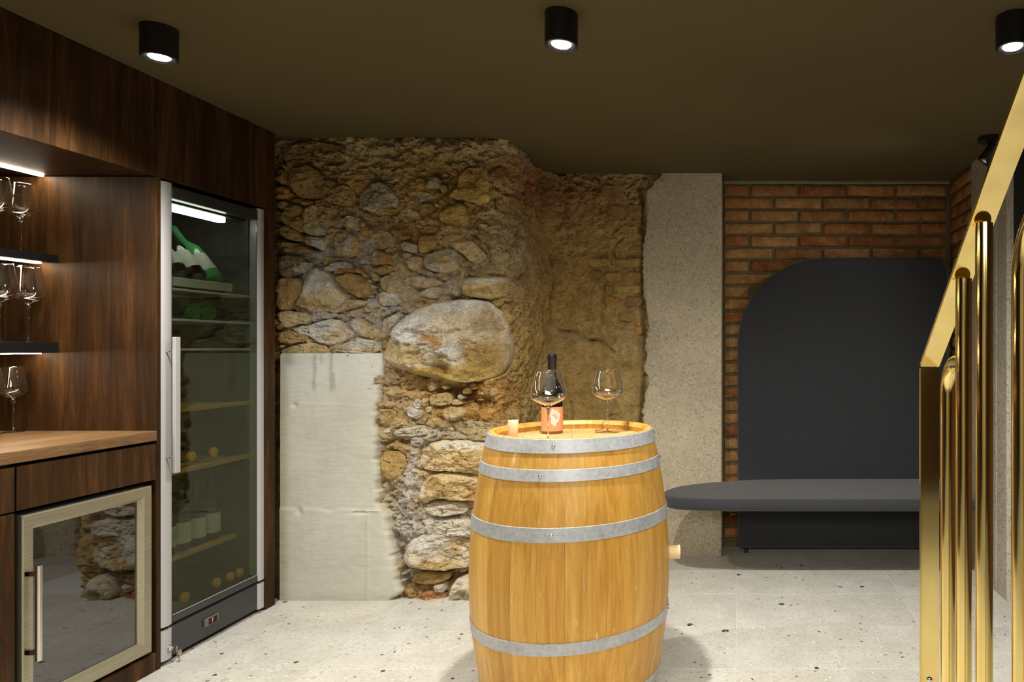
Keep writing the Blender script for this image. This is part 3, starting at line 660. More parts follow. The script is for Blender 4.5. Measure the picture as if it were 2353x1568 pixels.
# long cracks drawn along polylines (photo pixels)
def seg_d(px, py, poly):
    best = np.full(len(px), 1e9)
    for (x0, y0), (x1, y1) in zip(poly[:-1], poly[1:]):
        t = np.clip(((px-x0)*(x1-x0)+(py-y0)*(y1-y0))/((x1-x0)**2+(y1-y0)**2+1e-9), 0, 1)
        best = np.minimum(best, np.hypot(px-x0-t*(x1-x0), py-y0-t*(y1-y0)))
    return best
for poly, wd, a in [([(1268, 590), (1272, 640), (1262, 690), (1262, 740)], 4, .022), ([(1360, 780), (1395, 790), (1410, 805)], 4, .025), ([(1290, 755), (1330, 765), (1362, 782)], 4, .02),
                    ([(1392, 660), (1384, 700), (1386, 740)], 4, .02), ([(1310, 925), (1318, 960), (1316, 985)], 3, .018), ([(1415, 600), (1408, 575), (1430, 545)], 3, .014), ([(1200, 590), (1215, 640)], 3, .012),
                    ([(1062, 575), (1070, 600), (1078, 618)], 4, .018), ([(1090, 540), (1112, 560), (1124, 575), (1126, 600)], 4, .02), ([(870, 1030), (890, 1016), (936, 1016)], 5, .03), ([(868, 1062), (900, 1036), (930, 1050), (930, 1090)], 4, .02),
                    ([(640, 508), (680, 528), (750, 542)], 4, .03), ([(640, 545), (690, 560), (735, 577)], 4, .03), ([(875, 1400), (905, 1380), (940, 1372)], 6, .04), ([(1470, 430), (1478, 560), (1476, 700), (1484, 800), (1474, 990)], 5, .03)]:
    dd = seg_d(px0+5*vnoise(W0*20), py0+5*vnoise(W0*20+9), poly)
    d -= 1.6*a*np.exp(-(dd/wd)**2)
for pl_, dep, wd in [(s[0], .030 if s[2] > .035 else .020, 3.4) for s in ST]+[(c_[0], .010, 2.6) for c_ in chips]:   # open joints around every stone
    q_ = np.array(pl_, float); m0 = (px0 > q_[:, 0].min()-14) & (px0 < q_[:, 0].max()+14) & (py0 > q_[:, 1].min()-14) & (py0 < q_[:, 1].max()+14)
    k_ = np.nonzero(m0)[0]; w_ = W0[k_]
    dd = seg_d(px0[k_]+3*vnoise(w_*25), py0[k_]+3*vnoise(w_*25+9), pl_+[pl_[0]])
    d[k_] -= dep*np.clip(.55+.9*vnoise(w_*11+5), 0, 1.1)*np.exp(-(dd/wd)**2)
d = np.where((px0 < np.interp(py0, [812, 880, 1000, 1160, 1230, 1340, 1384], [850, 855, 845, 850, 878, 895, 885])) & (py0 > 818), np.minimum(d, .004), d); d = np.where(px0 > 1488, np.minimum(d, 0.0), d)
Wd = W0.copy(); Wd[:, 0] += Nn[:, 0]*d; Wd[:, 1] += Nn[:, 1]*d
ii = (np.arange(ns-1)[:, None]*nz+np.arange(nz-1)[None, :]).ravel()
faces = np.c_[ii, ii+nz, ii+nz+1, ii+1]
me = bpy.data.meshes.new('wall_back'); me.from_pydata(Wd.tolist(), [], faces.tolist())
me.polygons.foreach_set('use_smooth', [True]*len(me.polygons)); me.materials.append(M['rubble'])
wb = struct(bpy.data.objects.new('wall_back', me)); COL.objects.link(wb)
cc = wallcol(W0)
# mortar colour gets darker with depth in the cracks and hollows
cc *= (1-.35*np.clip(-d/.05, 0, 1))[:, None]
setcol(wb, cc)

# stones: traced outlines in photo pixels, colour, bulge in m, number of facets
def smoothpoly(p, n):
    p = np.array(p, float); q = [];
    k = len(p)
    for i in range(k):
        a, b_, c = p[i], p[(i+1) % k], p[(i+2) % k]
        q += [a*.30+b_*.70, b_*.70+c*.30] if False else [a*.22+b_*.78, b_*.78+c*.22]
    q = np.array(q); dd = np.r_[0, np.cumsum(np.linalg.norm(np.diff(np.vstack([q, q[:1]]), axis=0), axis=1))]
    s = np.linspace(0, dd[-1], n, endpoint=False); q2 = np.vstack([q, q[:1]])
    return np.c_[np.interp(s, dd, q2[:, 0]), np.interp(s, dd, q2[:, 1])]
CT = {'b': (.17, .105, .038), 'B': (.24, .155, .055), 'o': (.40, .20, .045), 'O': (.36, .245, .085), 'y': (.46, .33, .10), 't': (.50, .40, .215), 'g': (.30, .27, .17), 'G': (.46, .45, .37), 'w': (.70, .69, .66), 'l': (.60, .55, .43), 'r': (.27, .105, .05), 'k': (.12, .105, .06), 'p': (.62, .58, .48)}
def stone(poly, col, H, nf=3, back=.07, pw=2.6, lift=0.0, col2=None, mat=None, name='stone', wob=1.0):
    poly = np.array(poly, float); sz = np.ptp(poly, axis=0); size = float(sz.max())
    sd = int(abs(poly.sum()*7)) % 9973; r = np.random.RandomState(sd)
    n = int(np.clip(size*.75, 24, 150)); m_ = int(np.clip(size*.13, 6, 26))
    e = smoothpoly(poly, n); c = e.mean(0)
    ts = np.r_[0, (np.arange(1, m_+1)/m_)**.8]
    D0 = float(np.median(Dw(e[:, 0])))-H*.45-lift
    pts = [(c[None, :], 0.0)]+[(c+(e-c)*t, t) for t in ts[1:]]
    XY = np.vstack([p for p, t in pts]); T = np.concatenate([np.full(len(p), t) for p, t in pts])
    Dn = Dw(XY[:, 0]); Dn = Dn-np.median(Dn)+D0+H*.0
    X = (XY[:, 0]-VX)*D0/F; Zc = EYE-(XY[:, 1]-VY)*D0/F
    # conform to the corner
    X = (XY[:, 0]-VX)*Dn/F; Zc = EYE-(XY[:, 1]-VY)*Dn/F
    u = (XY-c)/(size/2)
    h = (1-T**pw)**.55
    for k in range(nf):                                      # flat broken facets
        a = r.uniform(0, 2*math.pi); g = r.uniform(.35, .9)
        pl = r.uniform(.62, .95)-g*(u[:, 0]*math.cos(a)+u[:, 1]*math.sin(a))
        h = np.minimum(h, np.maximum(pl, .12))
    W = np.c_[X, np.zeros(len(X)), Zc]; W[:, 1] = Dn
    ed = np.sqrt(np.clip(1-T**6, 0, 1))
    rdg = 1-np.abs(fbm(W*np.array([.8, 1, 1.6]), 19, 3, .55, sd+21)); hh = H*h+ed*wob*(.20*H*fbm(W, 9, 3, .5, sd)+.0045*fbm(W*np.array([1, 1, 1.8]), 34, 4, .62, sd+5)+.008*(rdg-.75)-.006*np.exp(-(np.abs(fbm(W, 13, 2, .5, sd+11))/.05)**2))
    W[:, 1] = Dn+H*.45-hh
    # ragged rim
    j = vnoise(np.c_[XY*.09, np.full(len(XY), sd)])*T**3
    W[:, 0] += .004*j; W[:, 2] += .004*vnoise(np.c_[XY*.09, np.full(len(XY), sd+9)])*T**3
    Vv = W.tolist(); Fc = []
    for i in range(n): Fc.append([0, 1+i, 1+(i+1) % n])
    for q in range(m_-1):
        for i in range(n):
            a0 = 1+q*n; b0 = 1+(q+1)*n; Fc.append([a0+i, b0+i, b0+(i+1) % n, a0+(i+1) % n])
    last = 1+(m_-1)*n; base = len(Vv); mid = W[last:last+n].mean(0)
    for i in range(n):
        p = W[last+i]; s_ = .93; Vv.append([mid[0]+(p[0]-mid[0])*s_, p[1]+back, mid[2]+(p[2]-mid[2])*s_])
    for i in range(n): Fc.append([last+i, base+i, base+(i+1) % n, last+(i+1) % n])
    o = mesh_obj(name, Vv, [f[::-1] for f in Fc], mat or M['stone'], wb, smooth=True)
    autosmooth(o, 32)
    A = np.array(Vv); base_c = lim(np.array(CT[col])*1.6)[0]; cl = np.tile(base_c, (len(A), 1))
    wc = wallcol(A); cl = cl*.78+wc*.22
    if col2:
        for cx, cy, rx, ry, kk, s in col2:
            ppx_ = VX+F*A[:, 0]/A[:, 1]; ppy_ = VY-F*(A[:, 2]-EYE)/A[:, 1]
            wv = 14*vnoise(A*16)+6*vnoise(A*45); g = s*np.exp(-(((ppx_+wv-cx)/rx)**4+((ppy_+wv-cy)/ry)**4)); g = np.clip(g*1.3, 0, 1)
            cl = cl*(1-g[:, None])+lim(np.array(CT[kk])*1.35, .8)[0]*g[:, None]
    cl *= (1+.12*r.uniform(-1, 1))
    setcol(o, cl); return o
for it in ST:
    poly, col, H, nf = it[:4]; c2 = it[4] if len(it) > 4 else None
    big = H > .07
    o = stone(poly, col, H*(.85 if big else .8), nf+1, back=.10 if big else .06, pw=4.0 if big else 3.6, col2=c2, lift=.030 if H > .12 else (.012 if big else .012), wob=1.5)
for pl, col, h_, nf_ in chips: stone(pl, col, h_, nf_, back=.04, lift=.004)
# faint old bricks showing in the plaster next to the pillar
OB = [(1351,594,1402,614,'O'),(1411,595,1472,614,'O'),(1390,625,1428,646,'O'),(1434,624,1473,649,'r'),(1391,657,1406,675,'O'),(1412,655,1471,675,'y'),(1437,681,1474,705,'r'),(1390,681,1425,705,'o'),(1419,717,1462,739,'r'),(1459,747,1476,767,'o'),(1396,472,1434,503,'r'),(1440,470,1474,500,'r'),(1380,425,1432,452,'r'),(1357,625,1384,634,'O')]
for x0, y0, x1, y1, c in OB:
    jx = lambda: rr.uniform(-2.5, 2.5)
    stone([(x0+jx(), y0+jx()), ((x0+x1)/2, y0+jx()*.6), (x1+jx(), y0+jx()), (x1+jx(), (y0+y1)/2), (x1+jx(), y1+jx()), ((x0+x1)/2, y1+jx()*.6), (x0+jx(), y1+jx()), (x0+jx(), (y0+y1)/2)], 'B' if c == 'r' else c, .014, 0, back=.04, pw=7, name='old_brick', lift=.016, wob=.6)

# poured concrete footing under the stones (board marked)
def conc_board():
    m, nt, b = new_mat('board_marked_concrete'); v = coords(nt); vh = coords(nt, (1, 1, 9)); at = N(nt, 'ShaderNodeAttribute'); at.attribute_name = 'wall_colour'
    n1 = noise(nt, v, 4, 6, .6); n2 = noise(nt, vh, 12, 5, .65); n3 = noise(nt, v, 120, 4, .7)
    c = mix(nt, .6, at.outputs['Color'], ramp(nt, n1, [(.3, (.80, .79, .74)), (.7, (1.1, 1.1, 1.1))]), 'MULTIPLY')
    c = mix(nt, .35, c, ramp(nt, n2, [(.3, (.75, .74, .70)), (.6, (1.05, 1.05, 1.05))]), 'MULTIPLY')
    c = mix(nt, .5, c, ramp(nt, n3, [(.26, (.5, .48, .44)), (.40, (1, 1, 1))]), 'MULTIPLY')
    nt.links.new(c, b.inputs['Base Color']); b.inputs['Roughness'].default_value = .85; b.inputs['Specular IOR Level'].default_value = .3
    bump(nt, b, ab(nt, (n2, .6), (n3, .4), (n1, .5)), .35, .005); return m
M['boardconc'] = conc_board()
re_ = [(812, 872), (845, 884), (880, 876), (930, 866), (1000, 862), (1060, 864), (1120, 866), (1160, 868), (1185, 886), (1230, 897), (1290, 905), (1340, 912), (1362, 922), (1384, 898)]
nr, nc = 150, 66; DC = 3.372
V, cl = [], []
for i in range(nr+1):
    py = 812+(1384-812)*i/nr
    xr = np.interp(py, [a for a, b_ in re_], [b_ for a, b_ in re_]); xr += 4*float(vnoise(np.array([[py*.09, 1.2, 3.]]))[0])+2*float(vnoise(np.array([[py*.3, 5.2, 3.]]))[0])
    for j in range(nc+1):
        t = j/nc; px = 644+(xr-644)*t
        V.append([(px-VX)*DC/F, DC, EYE-(py-VY)*DC/F])
V = np.array(V); pxv = VX+F*V[:, 0]/DC; pyv = VY-F*(V[:, 2]-EYE)/DC
tt = np.tile(np.arange(nc+1)/nc, nr+1)
dd = .0016*fbm(V, 1.5, 2)+.0006*fbm(V, 40, 2)
dd += .003*np.exp(-((pyv-931+3*vnoise(V*9))/2.2)**2)*(pxv > 690)+.0045*np.exp(-((pyv-1172+2*vnoise(V*9))/2.5)**2)+.004*np.exp(-((pxv-846)/2.2)**2)*(pyv > 1172)
dd -= .012*np.exp(-((pxv-676)**2+(pyv-932)**2)/30)+.012*np.exp(-((pxv-687)**2+(pyv-1175)**2)/40)+.009*np.exp(-(((pxv-756)/16)**2+((pyv-1173)/3)**2))+.009*np.exp(-(((pxv-830)/22)**2+((pyv-1178)/4)**2))
dd += .004*(pyv > 1172)
edge = np.clip((1-tt)/.05, 0, 1); dd -= (1-edge)**2*.02*(1+.6*fbm(V, 50, 2))
top = np.clip((pyv-812)/6, 0, 1); dd -= (1-top)**2*.008
V[:, 1] = DC-dd
c0 = np.tile(np.array([.52, .515, .45]), (len(V), 1)); g = np.exp(-((pyv-840)/60)**2)*.4; c0 = c0*(1-g[:, None])+np.array([.66, .68, .69])*g[:, None]
for cx, wd, y0, y1 in [(722, 4.5, 822, 905), (760, 4, 815, 905), (766, 3, 866, 900), (737, 2.5, 815, 842), (664, 14, 812, 845)]:
    g = np.exp(-((pxv-cx+2*vnoise(V*30)-(cx-762)*.0)/wd)**2)*np.clip((y1-pyv)/12, 0, 1)*(pyv > y0-10)*.62; c0 = c0*(1-g[:, None])+np.array([.27, .26, .18])*g[:, None]
g = np.exp(-((pxv-648)/14)**2)*.6; c0 = c0*(1-g[:, None])+np.array([.26, .22, .11])*g[:, None]  # shade beside the cabinet put into the colour of the left edge
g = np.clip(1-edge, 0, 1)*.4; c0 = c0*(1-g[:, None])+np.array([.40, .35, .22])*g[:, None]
g = np.exp(-((pyv-1378)/14)**2)*.3; c0 = c0*(1-g[:, None])+np.array([.35, .34, .28])*g[:, None]
Vl = V.tolist(); Fc = []
W_ = nc+1
for i in range(nr):
    for j in range(nc): Fc.append([i*W_+j, (i+1)*W_+j, (i+1)*W_+j+1, i*W_+j+1])
rim = [i*W_+nc for i in range(nr+1)]; b0 = len(Vl); Vl += [[V[k, 0]+.004, V[k, 1]+.09, V[k, 2]] for k in rim]
for q in range(nr): Fc.append([rim[q], rim[q+1], b0+q+1, b0+q])
topk = list(range(nc+1)); b1 = len(Vl); Vl += [[V[k, 0], V[k, 1]+.09, V[k, 2]] for k in topk]
for q in range(nc): Fc.append([topk[q], topk[q+1], b1+q+1, b1+q])
cp = mesh_obj('concrete_footing', Vl, Fc, M['boardconc'], wb, smooth=True); autosmooth(cp, 60)
setcol(cp, np.vstack([c0, c0[rim], c0[topk]]))

# sandblasted concrete pillar with a broken left edge
le = [(403, 1516), (415, 1502), (426, 1496), (438, 1482), (489, 1484), (524, 1484), (560, 1477), (578, 1474), (637, 1476), (680, 1479), (708, 1482), (750, 1488), (780, 1482), (809, 1483), (850, 1479), (874, 1489), (900, 1482), (922, 1479), (963, 1474), (1060, 1476), (1150, 1480), (1278, 1478)]
PD = 4.075; nr = 180
V, Fc = [], []
for i in range(nr+1):
    z_ = CEIL-.001-(CEIL)*i/nr
    py = VY-(z_-EYE)*F/PD
    xl = np.interp(py, [a for a, b_ in le], [b_ for a, b_ in le])+2.2*float(vnoise(np.array([[py*.16, 2., 7.]]))[0])+1.2*float(vnoise(np.array([[py*.5, 9., 7.]]))[0])
    X0 = (xl-VX)*PD/F; n_ = .006*float(vnoise(np.array([[py*.2, 4., 1.]]))[0])
    XR = (1658.5-VX)*PD/F
    V += [(X0+.012, PD+.10, z_), (X0+n_, PD+.022+n_, z_), (X0+.010, PD+.004, z_), (X0+.022, PD, z_), ((X0+XR)/2, PD, z_), (XR-.006, PD, z_), (XR, PD+.006, z_), (XR, PD+.20, z_)]
for i in range(nr):
    for k in range(7): Fc.append([i*8+k, i*8+8+k, i*8+9+k, i*8+1+k])
pil = mesh_obj('concrete_pillar', V, Fc, M['pillar'], None, smooth=True); autosmooth(pil, 35)
tag(pil, 'pale sandblasted concrete pillar with a broken left edge, between the stone wall and the brickwork', 'pillar')
# ------------------------------------------------------------------ bar cabinet, worktop, shelves (left)
CX = -2.235                                                    # front plane of all left-hand units
bc = thing('bar_cabinet', 'dark-stained oak bar cabinet with lit niche and drawer fronts, left of the tall glass-door fridge', 'cabinet', (CX, 1.7, 0))
box('fascia_panel', CX-.02, CX, .2, 2.6395, 1.900, CEIL-.001, M['darkwood'], bc)
box('niche_ceiling', -2.85, CX-.02, .2, 2.640, 1.902, 1.925, M['darkwood'], bc, 0)
box('niche_back', -2.87, -2.851, .2, 2.640, .885, 1.90, M['darkwood'], bc, 0)
o = box('led_strip', -2.672, -2.654, .5, 2.628, 1.896, 1.901, M['led'], bc, 0); o['label'] = 'warm white light strip'
box('drawer_front', CX-.02, CX, 2.130, 2.6385, .735, .873, M['darkwood'], bc)
box('drawer_front', CX-.02, CX, 1.40, 2.124, .735, .873, M['darkwood'], bc)
box('door', CX-.02, CX, 1.40, 2.124, .06, .729, M['darkwood'], bc)
box('carcass', -2.86, CX-.022, .2, 2.122, .06, .880, M['black'], bc, 0)
box('plinth', -2.80, CX-.03, .2, 2.6385, 0, .062, M['darkwood'], bc, 0)
box('bottom_rail', CX-.02, CX, 2.130, 2.6385, .0, .070, M['darkwood'], bc)
wt = box('worktop', -2.85, CX+.004, .2, 2.6385, .884, .9225, M['counterwood'], None, .0025, 2)
tag(wt, 'warm brown oak worktop running along the bar under the stemmed glasses', 'worktop')
def shelf(zt, zb, label):
    t = thing('wall_shelf', label, 'shelf', (-2.73, 1.5, zb), 'black niche shelves')
    box('board', -2.85, -2.61, .3, 2.6395, zb, zt, M['black'], t, .0015)
    o = box('led_strip', -2.680, -2.664, 1.0, 2.628, zb-.004, zb, M['led'], t, 0); o['label'] = 'warm white light strip under the shelf'
shelf(1.596, 1.566, 'upper black shelf in the wooden niche, light strip below it')
shelf(1.262, 1.221, 'lower black shelf in the wooden niche, just above the worktop glasses')

# tall housing around the fridge
th = thing('fridge_housing', 'tall dark-stained oak housing framing the glass-door fridge up to the ceiling', 'cabinet', (CX, 2.98, 0))
box('side_panel', -2.86, CX, 2.641, 2.6605, 0, 1.899, M['darkwood'], th, .001)
box('end_panel', -2.86, CX, 3.249, 3.316, 0, 1.899, M['darkwood'], th, .001)
box('fascia_panel', CX-.02, CX, 2.6425, 3.316, 1.900, CEIL-.001, M['darkwood'], th)
box('top_panel', -2.86, CX-.022, 2.642, 3.316, 1.903, 1.925, M['black'], th, 0)
box('end_fascia', -2.86, CX-.022, 3.296, 3.316, 1.93, CEIL-.001, M['darkwood'], th, 0)

# ------------------------------------------------------------------ undercounter glass-door cooler
ck = thing('beverage_cooler', 'small undercounter cooler with mitred steel door frame and smoked glass', 'cooler', (CX, 2.378, .07))
box('body_side', -2.80, CX-.03, 2.140, 2.152, .074, .722, M['darkvoid'], ck, 0)
box('body_side', -2.80, CX-.03, 2.604, 2.616, .074, .722, M['darkvoid'], ck, 0)
box('body_top', -2.80, CX-.03, 2.152, 2.604, .710, .722, M['darkvoid'], ck, 0)
box('body_floor', -2.80, CX-.03, 2.152, 2.604, .074, .088, M['darkvoid'], ck, 0)
box('body_back', -2.80, -2.79, 2.152, 2.604, .088, .710, M['darkvoid'], ck, 0)
y0, y1, z0, z1 = 2.142, 2.615, .084, .716; yi0, yi1, zi0, zi1 = 2.186, 2.565, .134, .667
def mitre(name, a, b_, ai, bi):
    # outer edge a-b, inner edge ai-bi in (y,z); bevelled section: outer face proud, slopes in to the glass
    X0, X1, XB = CX+.006, CX-.008, CX-.024
    lerp = lambda p, q, t: (p[0]+(q[0]-p[0])*t, p[1]+(q[1]-p[1])*t)
    sec = []
    for p, q in ((a, ai), (b_, bi)):
        m1, m2 = lerp(p, q, .08), lerp(p, q, .70)
        sec.append([(XB, *p), (CX+.002, *p), (X0, *m1), (X0, *m2), (X1, *q), (XB, *q)])
    V = sec[0]+sec[1]; n = 6; Fc = [[i, (i+1) % n, n+(i+1) % n, n+i] for i in range(n)]+[list(range(n))[::-1], [n+i for i in range(n)]]
    o = mesh_obj(name, V, Fc, M['steel'], ck); bm = bmesh.new(); bm.from_mesh(o.data); bmesh.ops.recalc_face_normals(bm, faces=bm.faces); bm.to_mesh(o.data); bm.free()
A, B, C_, D_ = (y0, z0), (y1, z0), (y1, z1), (y0, z1); a_, b2, c_, d_ = (yi0, zi0), (yi1, zi0), (yi1, zi1), (yi0, zi1)
mitre('frame_rail', D_, C_, d_, c_); mitre('frame_rail', A, B, a_, b2); mitre('frame_stile', A, D_, a_, d_); mitre('frame_stile', B, C_, b2, c_)
box('door_glass', CX-.016, CX-.012, yi0-.004, yi1+.004, zi0-.004, zi1+.004, M['coolerglass'], ck, 0)
hv = tube([(CX+.045, 1.998+.0, .252), (CX+.045, 1.998, .562)], .0085, 20)
HY = (CX+.045)*-1*F/(VX-89)
hd = mesh_obj('door_handle', *join(tube([(CX+.045, HY, .262), (CX+.045, HY, .560)], .0085, 20)), M['handle'], ck); autosmooth(hd, 40)
for zz in (.288, .534): box('handle_mount', CX+.004, CX+.040, HY-.006, HY+.006, zz-.008, zz+.008, M['chrome'], hd, .001)
for k, zz in enumerate((.540, .352, .250)):                       # wire racks
    parts = [tube([(-2.30, 2.165, zz), (-2.30, 2.59, zz)], .0022, 6), tube([(-2.75, 2.165, zz), (-2.75, 2.59, zz)], .0022, 6)]
    for q in range(18):
        yy = 2.175+q*.0235; parts.append(tube([(-2.75, yy, zz+.003), (-2.30, yy, zz+.003), (-2.293, yy, zz-.004)], .0013, 5, False))
    mesh_obj('wire_rack', *join(*parts), M['chrome'], ck)
# badge with maker's word as printed in the photo
bd = box('badge', CX+.0062, CX+.0078, 2.176, 2.244, .0905, .1215, M['darkvoid'], ck, .0003)
def text_mesh(s, size, mat, parent, origin, name='lettering', ext=.0006):
    cu = bpy.data.curves.new('lettering', 'FONT'); cu.body = s; cu.size = size; cu.extrude = ext; cu.align_x = 'CENTER'; cu.align_y = 'CENTER'
    to = bpy.data.objects.new('lettering_tmp', cu); COL.objects.link(to); bpy.context.view_layer.update()
    me = bpy.data.meshes.new_from_object(to); bpy.data.objects.remove(to); bpy.data.curves.remove(cu)
    # local x -> +Y, y -> +Z, z -> +X
    R = Matrix(((0, 0, 1), (1, 0, 0), (0, 1, 0))).to_4x4(); me.transform(Matrix.Translation(Vector(origin)-world_off(parent)) @ R)
    me.materials.clear(); me.materials.append(mat); o = bpy.data.objects.new(name, me); COL.objects.link(o); o.parent = parent; return o
text_mesh('KLARSTEIN', .0125, M['label_white'], bd, (CX+.0084, 2.210, .106))
fr = join(boxmesh(CX+.0076, CX+.0082, 2.178, 2.242, .1195, .1203), boxmesh(CX+.0076, CX+.0082, 2.178, 2.242, .0917, .0925))
mesh_obj('badge_line', *fr, M['label_white'], bd)

# ------------------------------------------------------------------ tall wine fridge
fg = thing('wine_fridge', 'tall glass-door wine fridge with satin silver door stiles and black base panel', 'fridge', (CX, 2.953, 0))
FY0, FY1 = 2.6635, 3.2445
XI = -2.80
box('cabinet_side', XI, CX-.045, FY0+.003, 2.700, .03, 1.885, M['fridgeint'], fg, 0)
box('cabinet_side', XI, CX-.045, 3.205, FY1-.003, .03, 1.885, M['fridgeint'], fg, 0)
box('cabinet_back', XI, XI+.015, 2.70, 3.205, .03, 1.885, M['fridgeint'], fg, 0)
box('cabinet_top', XI+.015, CX-.045, 2.70, 3.205, 1.845, 1.885, M['fridgeint'], fg, 0)
box('cabinet_floor', XI+.015, CX-.045, 2.70, 3.205, .03, .165, M['blackgloss'], fg, 0)
box('back_rib', XI+.40, XI+.404, 3.203, 3.205, .2, 1.8, M['fridgeint'], fg, 0)
o = box('lamp_tube', -2.335, -2.300, 2.73, 3.085, 1.800, 1.826, M['tube'], fg, .004, 2); o['label'] = 'cold white interior light tube'
box('lamp_holder', -2.345, -2.290, 2.71, 3.20, 1.826, 1.845, M['fridgeint'], fg, .002)
def stile(ya, yb, za, zb, name='door_stile'):
    # slightly domed aluminium profile
    V, n = [], 9
    for z_ in (za, zb):
        for i in range(n):
            t = i/(n-1); V.append((CX-.006+.010*math.sin(math.pi*t)**.5, ya+(yb-ya)*t, z_))
        V += [(CX-.040, yb, z_), (CX-.040, ya, z_)]
    m_ = n+2; Fc = [[i, (i+1) % m_, m_+(i+1) % m_, m_+i] for i in range(m_)]+[list(range(m_))[::-1], [m_+i for i in range(m_)]]
    o = mesh_obj(name, V, Fc, M['silver'], fg, True); autosmooth(o, 30); return o
stile(FY0, 2.718, .152, 1.889); stile(3.199, FY1, .152, 1.889)
box('door_header', CX-.040, CX-.001, 2.7185, 3.1985, 1.832, 1.880, M['blackgloss'], fg, .002)
box('door_footer', CX-.040, CX-.001, 2.7185, 3.1985, .152, .183, M['blackgloss'], fg, .002)
box('glass_line', CX-.003, CX+.0002, 2.7185, 3.1985, .1832, .1852, M['silver'], fg, 0)
box('door_glass', CX-.010, CX-.005, 2.7185, 3.1985, .185, 1.832, M['doorglass'], fg, 0)
box('gasket', CX-.050, CX-.041, 2.700, 2.718, .16, 1.85, M['black'], fg, 0); box('gasket', CX-.050, CX-.041, 3.190, 3.205, .16, 1.85, M['fridgeint'], fg, 0)
HY = 2.190*F/(VX-406.5)
hd = box('door_handle', CX+.036, CX+.050, HY-.013, HY+.013, .752, 1.283, M['silver'], fg, .003, 2)
for zz in (.812, 1.226): 
    v, f = tube([(CX-.002, HY, zz), (CX+.037, HY, zz)], .0035, 10); mesh_obj('handle_mount', v, f, M['chrome'], hd, True)
# base
box('base_panel', CX-.040, CX-.003, 2.7185, 3.1985, .024, .140, M['blackgloss'], fg, .002)
stile(FY0, 2.718, .020, .138, 'base_corner'); stile(3.199, FY1, .020, .138, 'base_corner')
box('base_gap', CX-.038, CX-.012, FY0+.002, FY1-.002, .138, .153, M['darkvoid'], fg, 0)
box('foot_rail', CX-.08, CX-.03, FY0+.004, FY1-.004, 0, .024, M['darkvoid'], fg, 0)
cpn = box('thermostat', CX-.003, CX+.006, 2.876, 2.950, .069, .103, plain('grey_display_bezel', (.13, .12, .11), .4), fg, .002, 2); cpn['label'] = 'small grey thermostat display'
box('display_window', CX+.006, CX+.0066, 2.893, 2.940, .0735, .0985, M['darkvoid'], cpn, 0)
text_mesh('7', .024, M['reddigit'], cpn, (CX+.007, 2.913, .086), 'digit', .0003)
ly = 2.235*F/(VX-387)
v, f = lathe([(0, .012), (.006, .012), (.0105, .0105), (.0115, .006), (.0115, 0)], 28, M4=Matrix.Translation((CX+.003, ly, .0625)) @ Matrix.Rotation(math.pi/2, 4, 'Y'))
mesh_obj('lock', v, f, M['chrome'], fg, True)
# shelves
def rail_shelf(zf, name='wire_shelf'):
    s = box('shelf_front', -2.285, -2.272, 2.702, 3.203, zf-.005, zf+.005, M['white_rail'], fg, .002, 2)
    parts = [tube([(-2.285, 2.715+q*.03, zf-.002), (-2.77, 2.715+q*.03, zf-.002)], .0018, 5, False) for q in range(17)]+[tube([(-2.5, 2.702, zf-.005), (-2.5, 3.203, zf-.005)], .0025, 6, False)]
    mesh_obj('wire_grid', *join(*parts), M['white_rail'], s)
for zf in (1.477, 1.354, 1.233): rail_shelf(zf)
def wood_shelf(zf, xf, th_=.012):
    s = box('shelf_front', xf-.03, xf, 2.702, 3.203, zf-th_, zf+th_*.4, M['shelfwood'], fg, .002)
    for q in range(6):
        xx = xf-.05-q*.075; box('shelf_slat', xx-.045, xx, 2.702, 3.203, zf-th_, zf-th_+.012, M['shelfwood'], s, .001)
wood_shelf(.988, -2.275); wood_shelf(.740, -2.275, .014); wood_shelf(.369, -2.336, .013)
v, f = boxmesh(-2.52, -2.285, 2.72, 3.105, 0, .012, .003)
v = [(x, y, z_+1.492+.0*(x)+(.19*max(0, -x-2.33))) for x, y, z_ in v]
rk = mesh_obj('display_tray', v, f, M['white_rail'], fg)
box('tray_lip', -2.300, -2.284, 2.72, 3.105, 1.492, 1.528, M['white_rail'], fg, .002)
mesh_obj('display_ramp', *boxmesh(-2.56, -2.548, 2.72, 3.105, 1.49, 1.66, .002), M['white_rail'], fg)

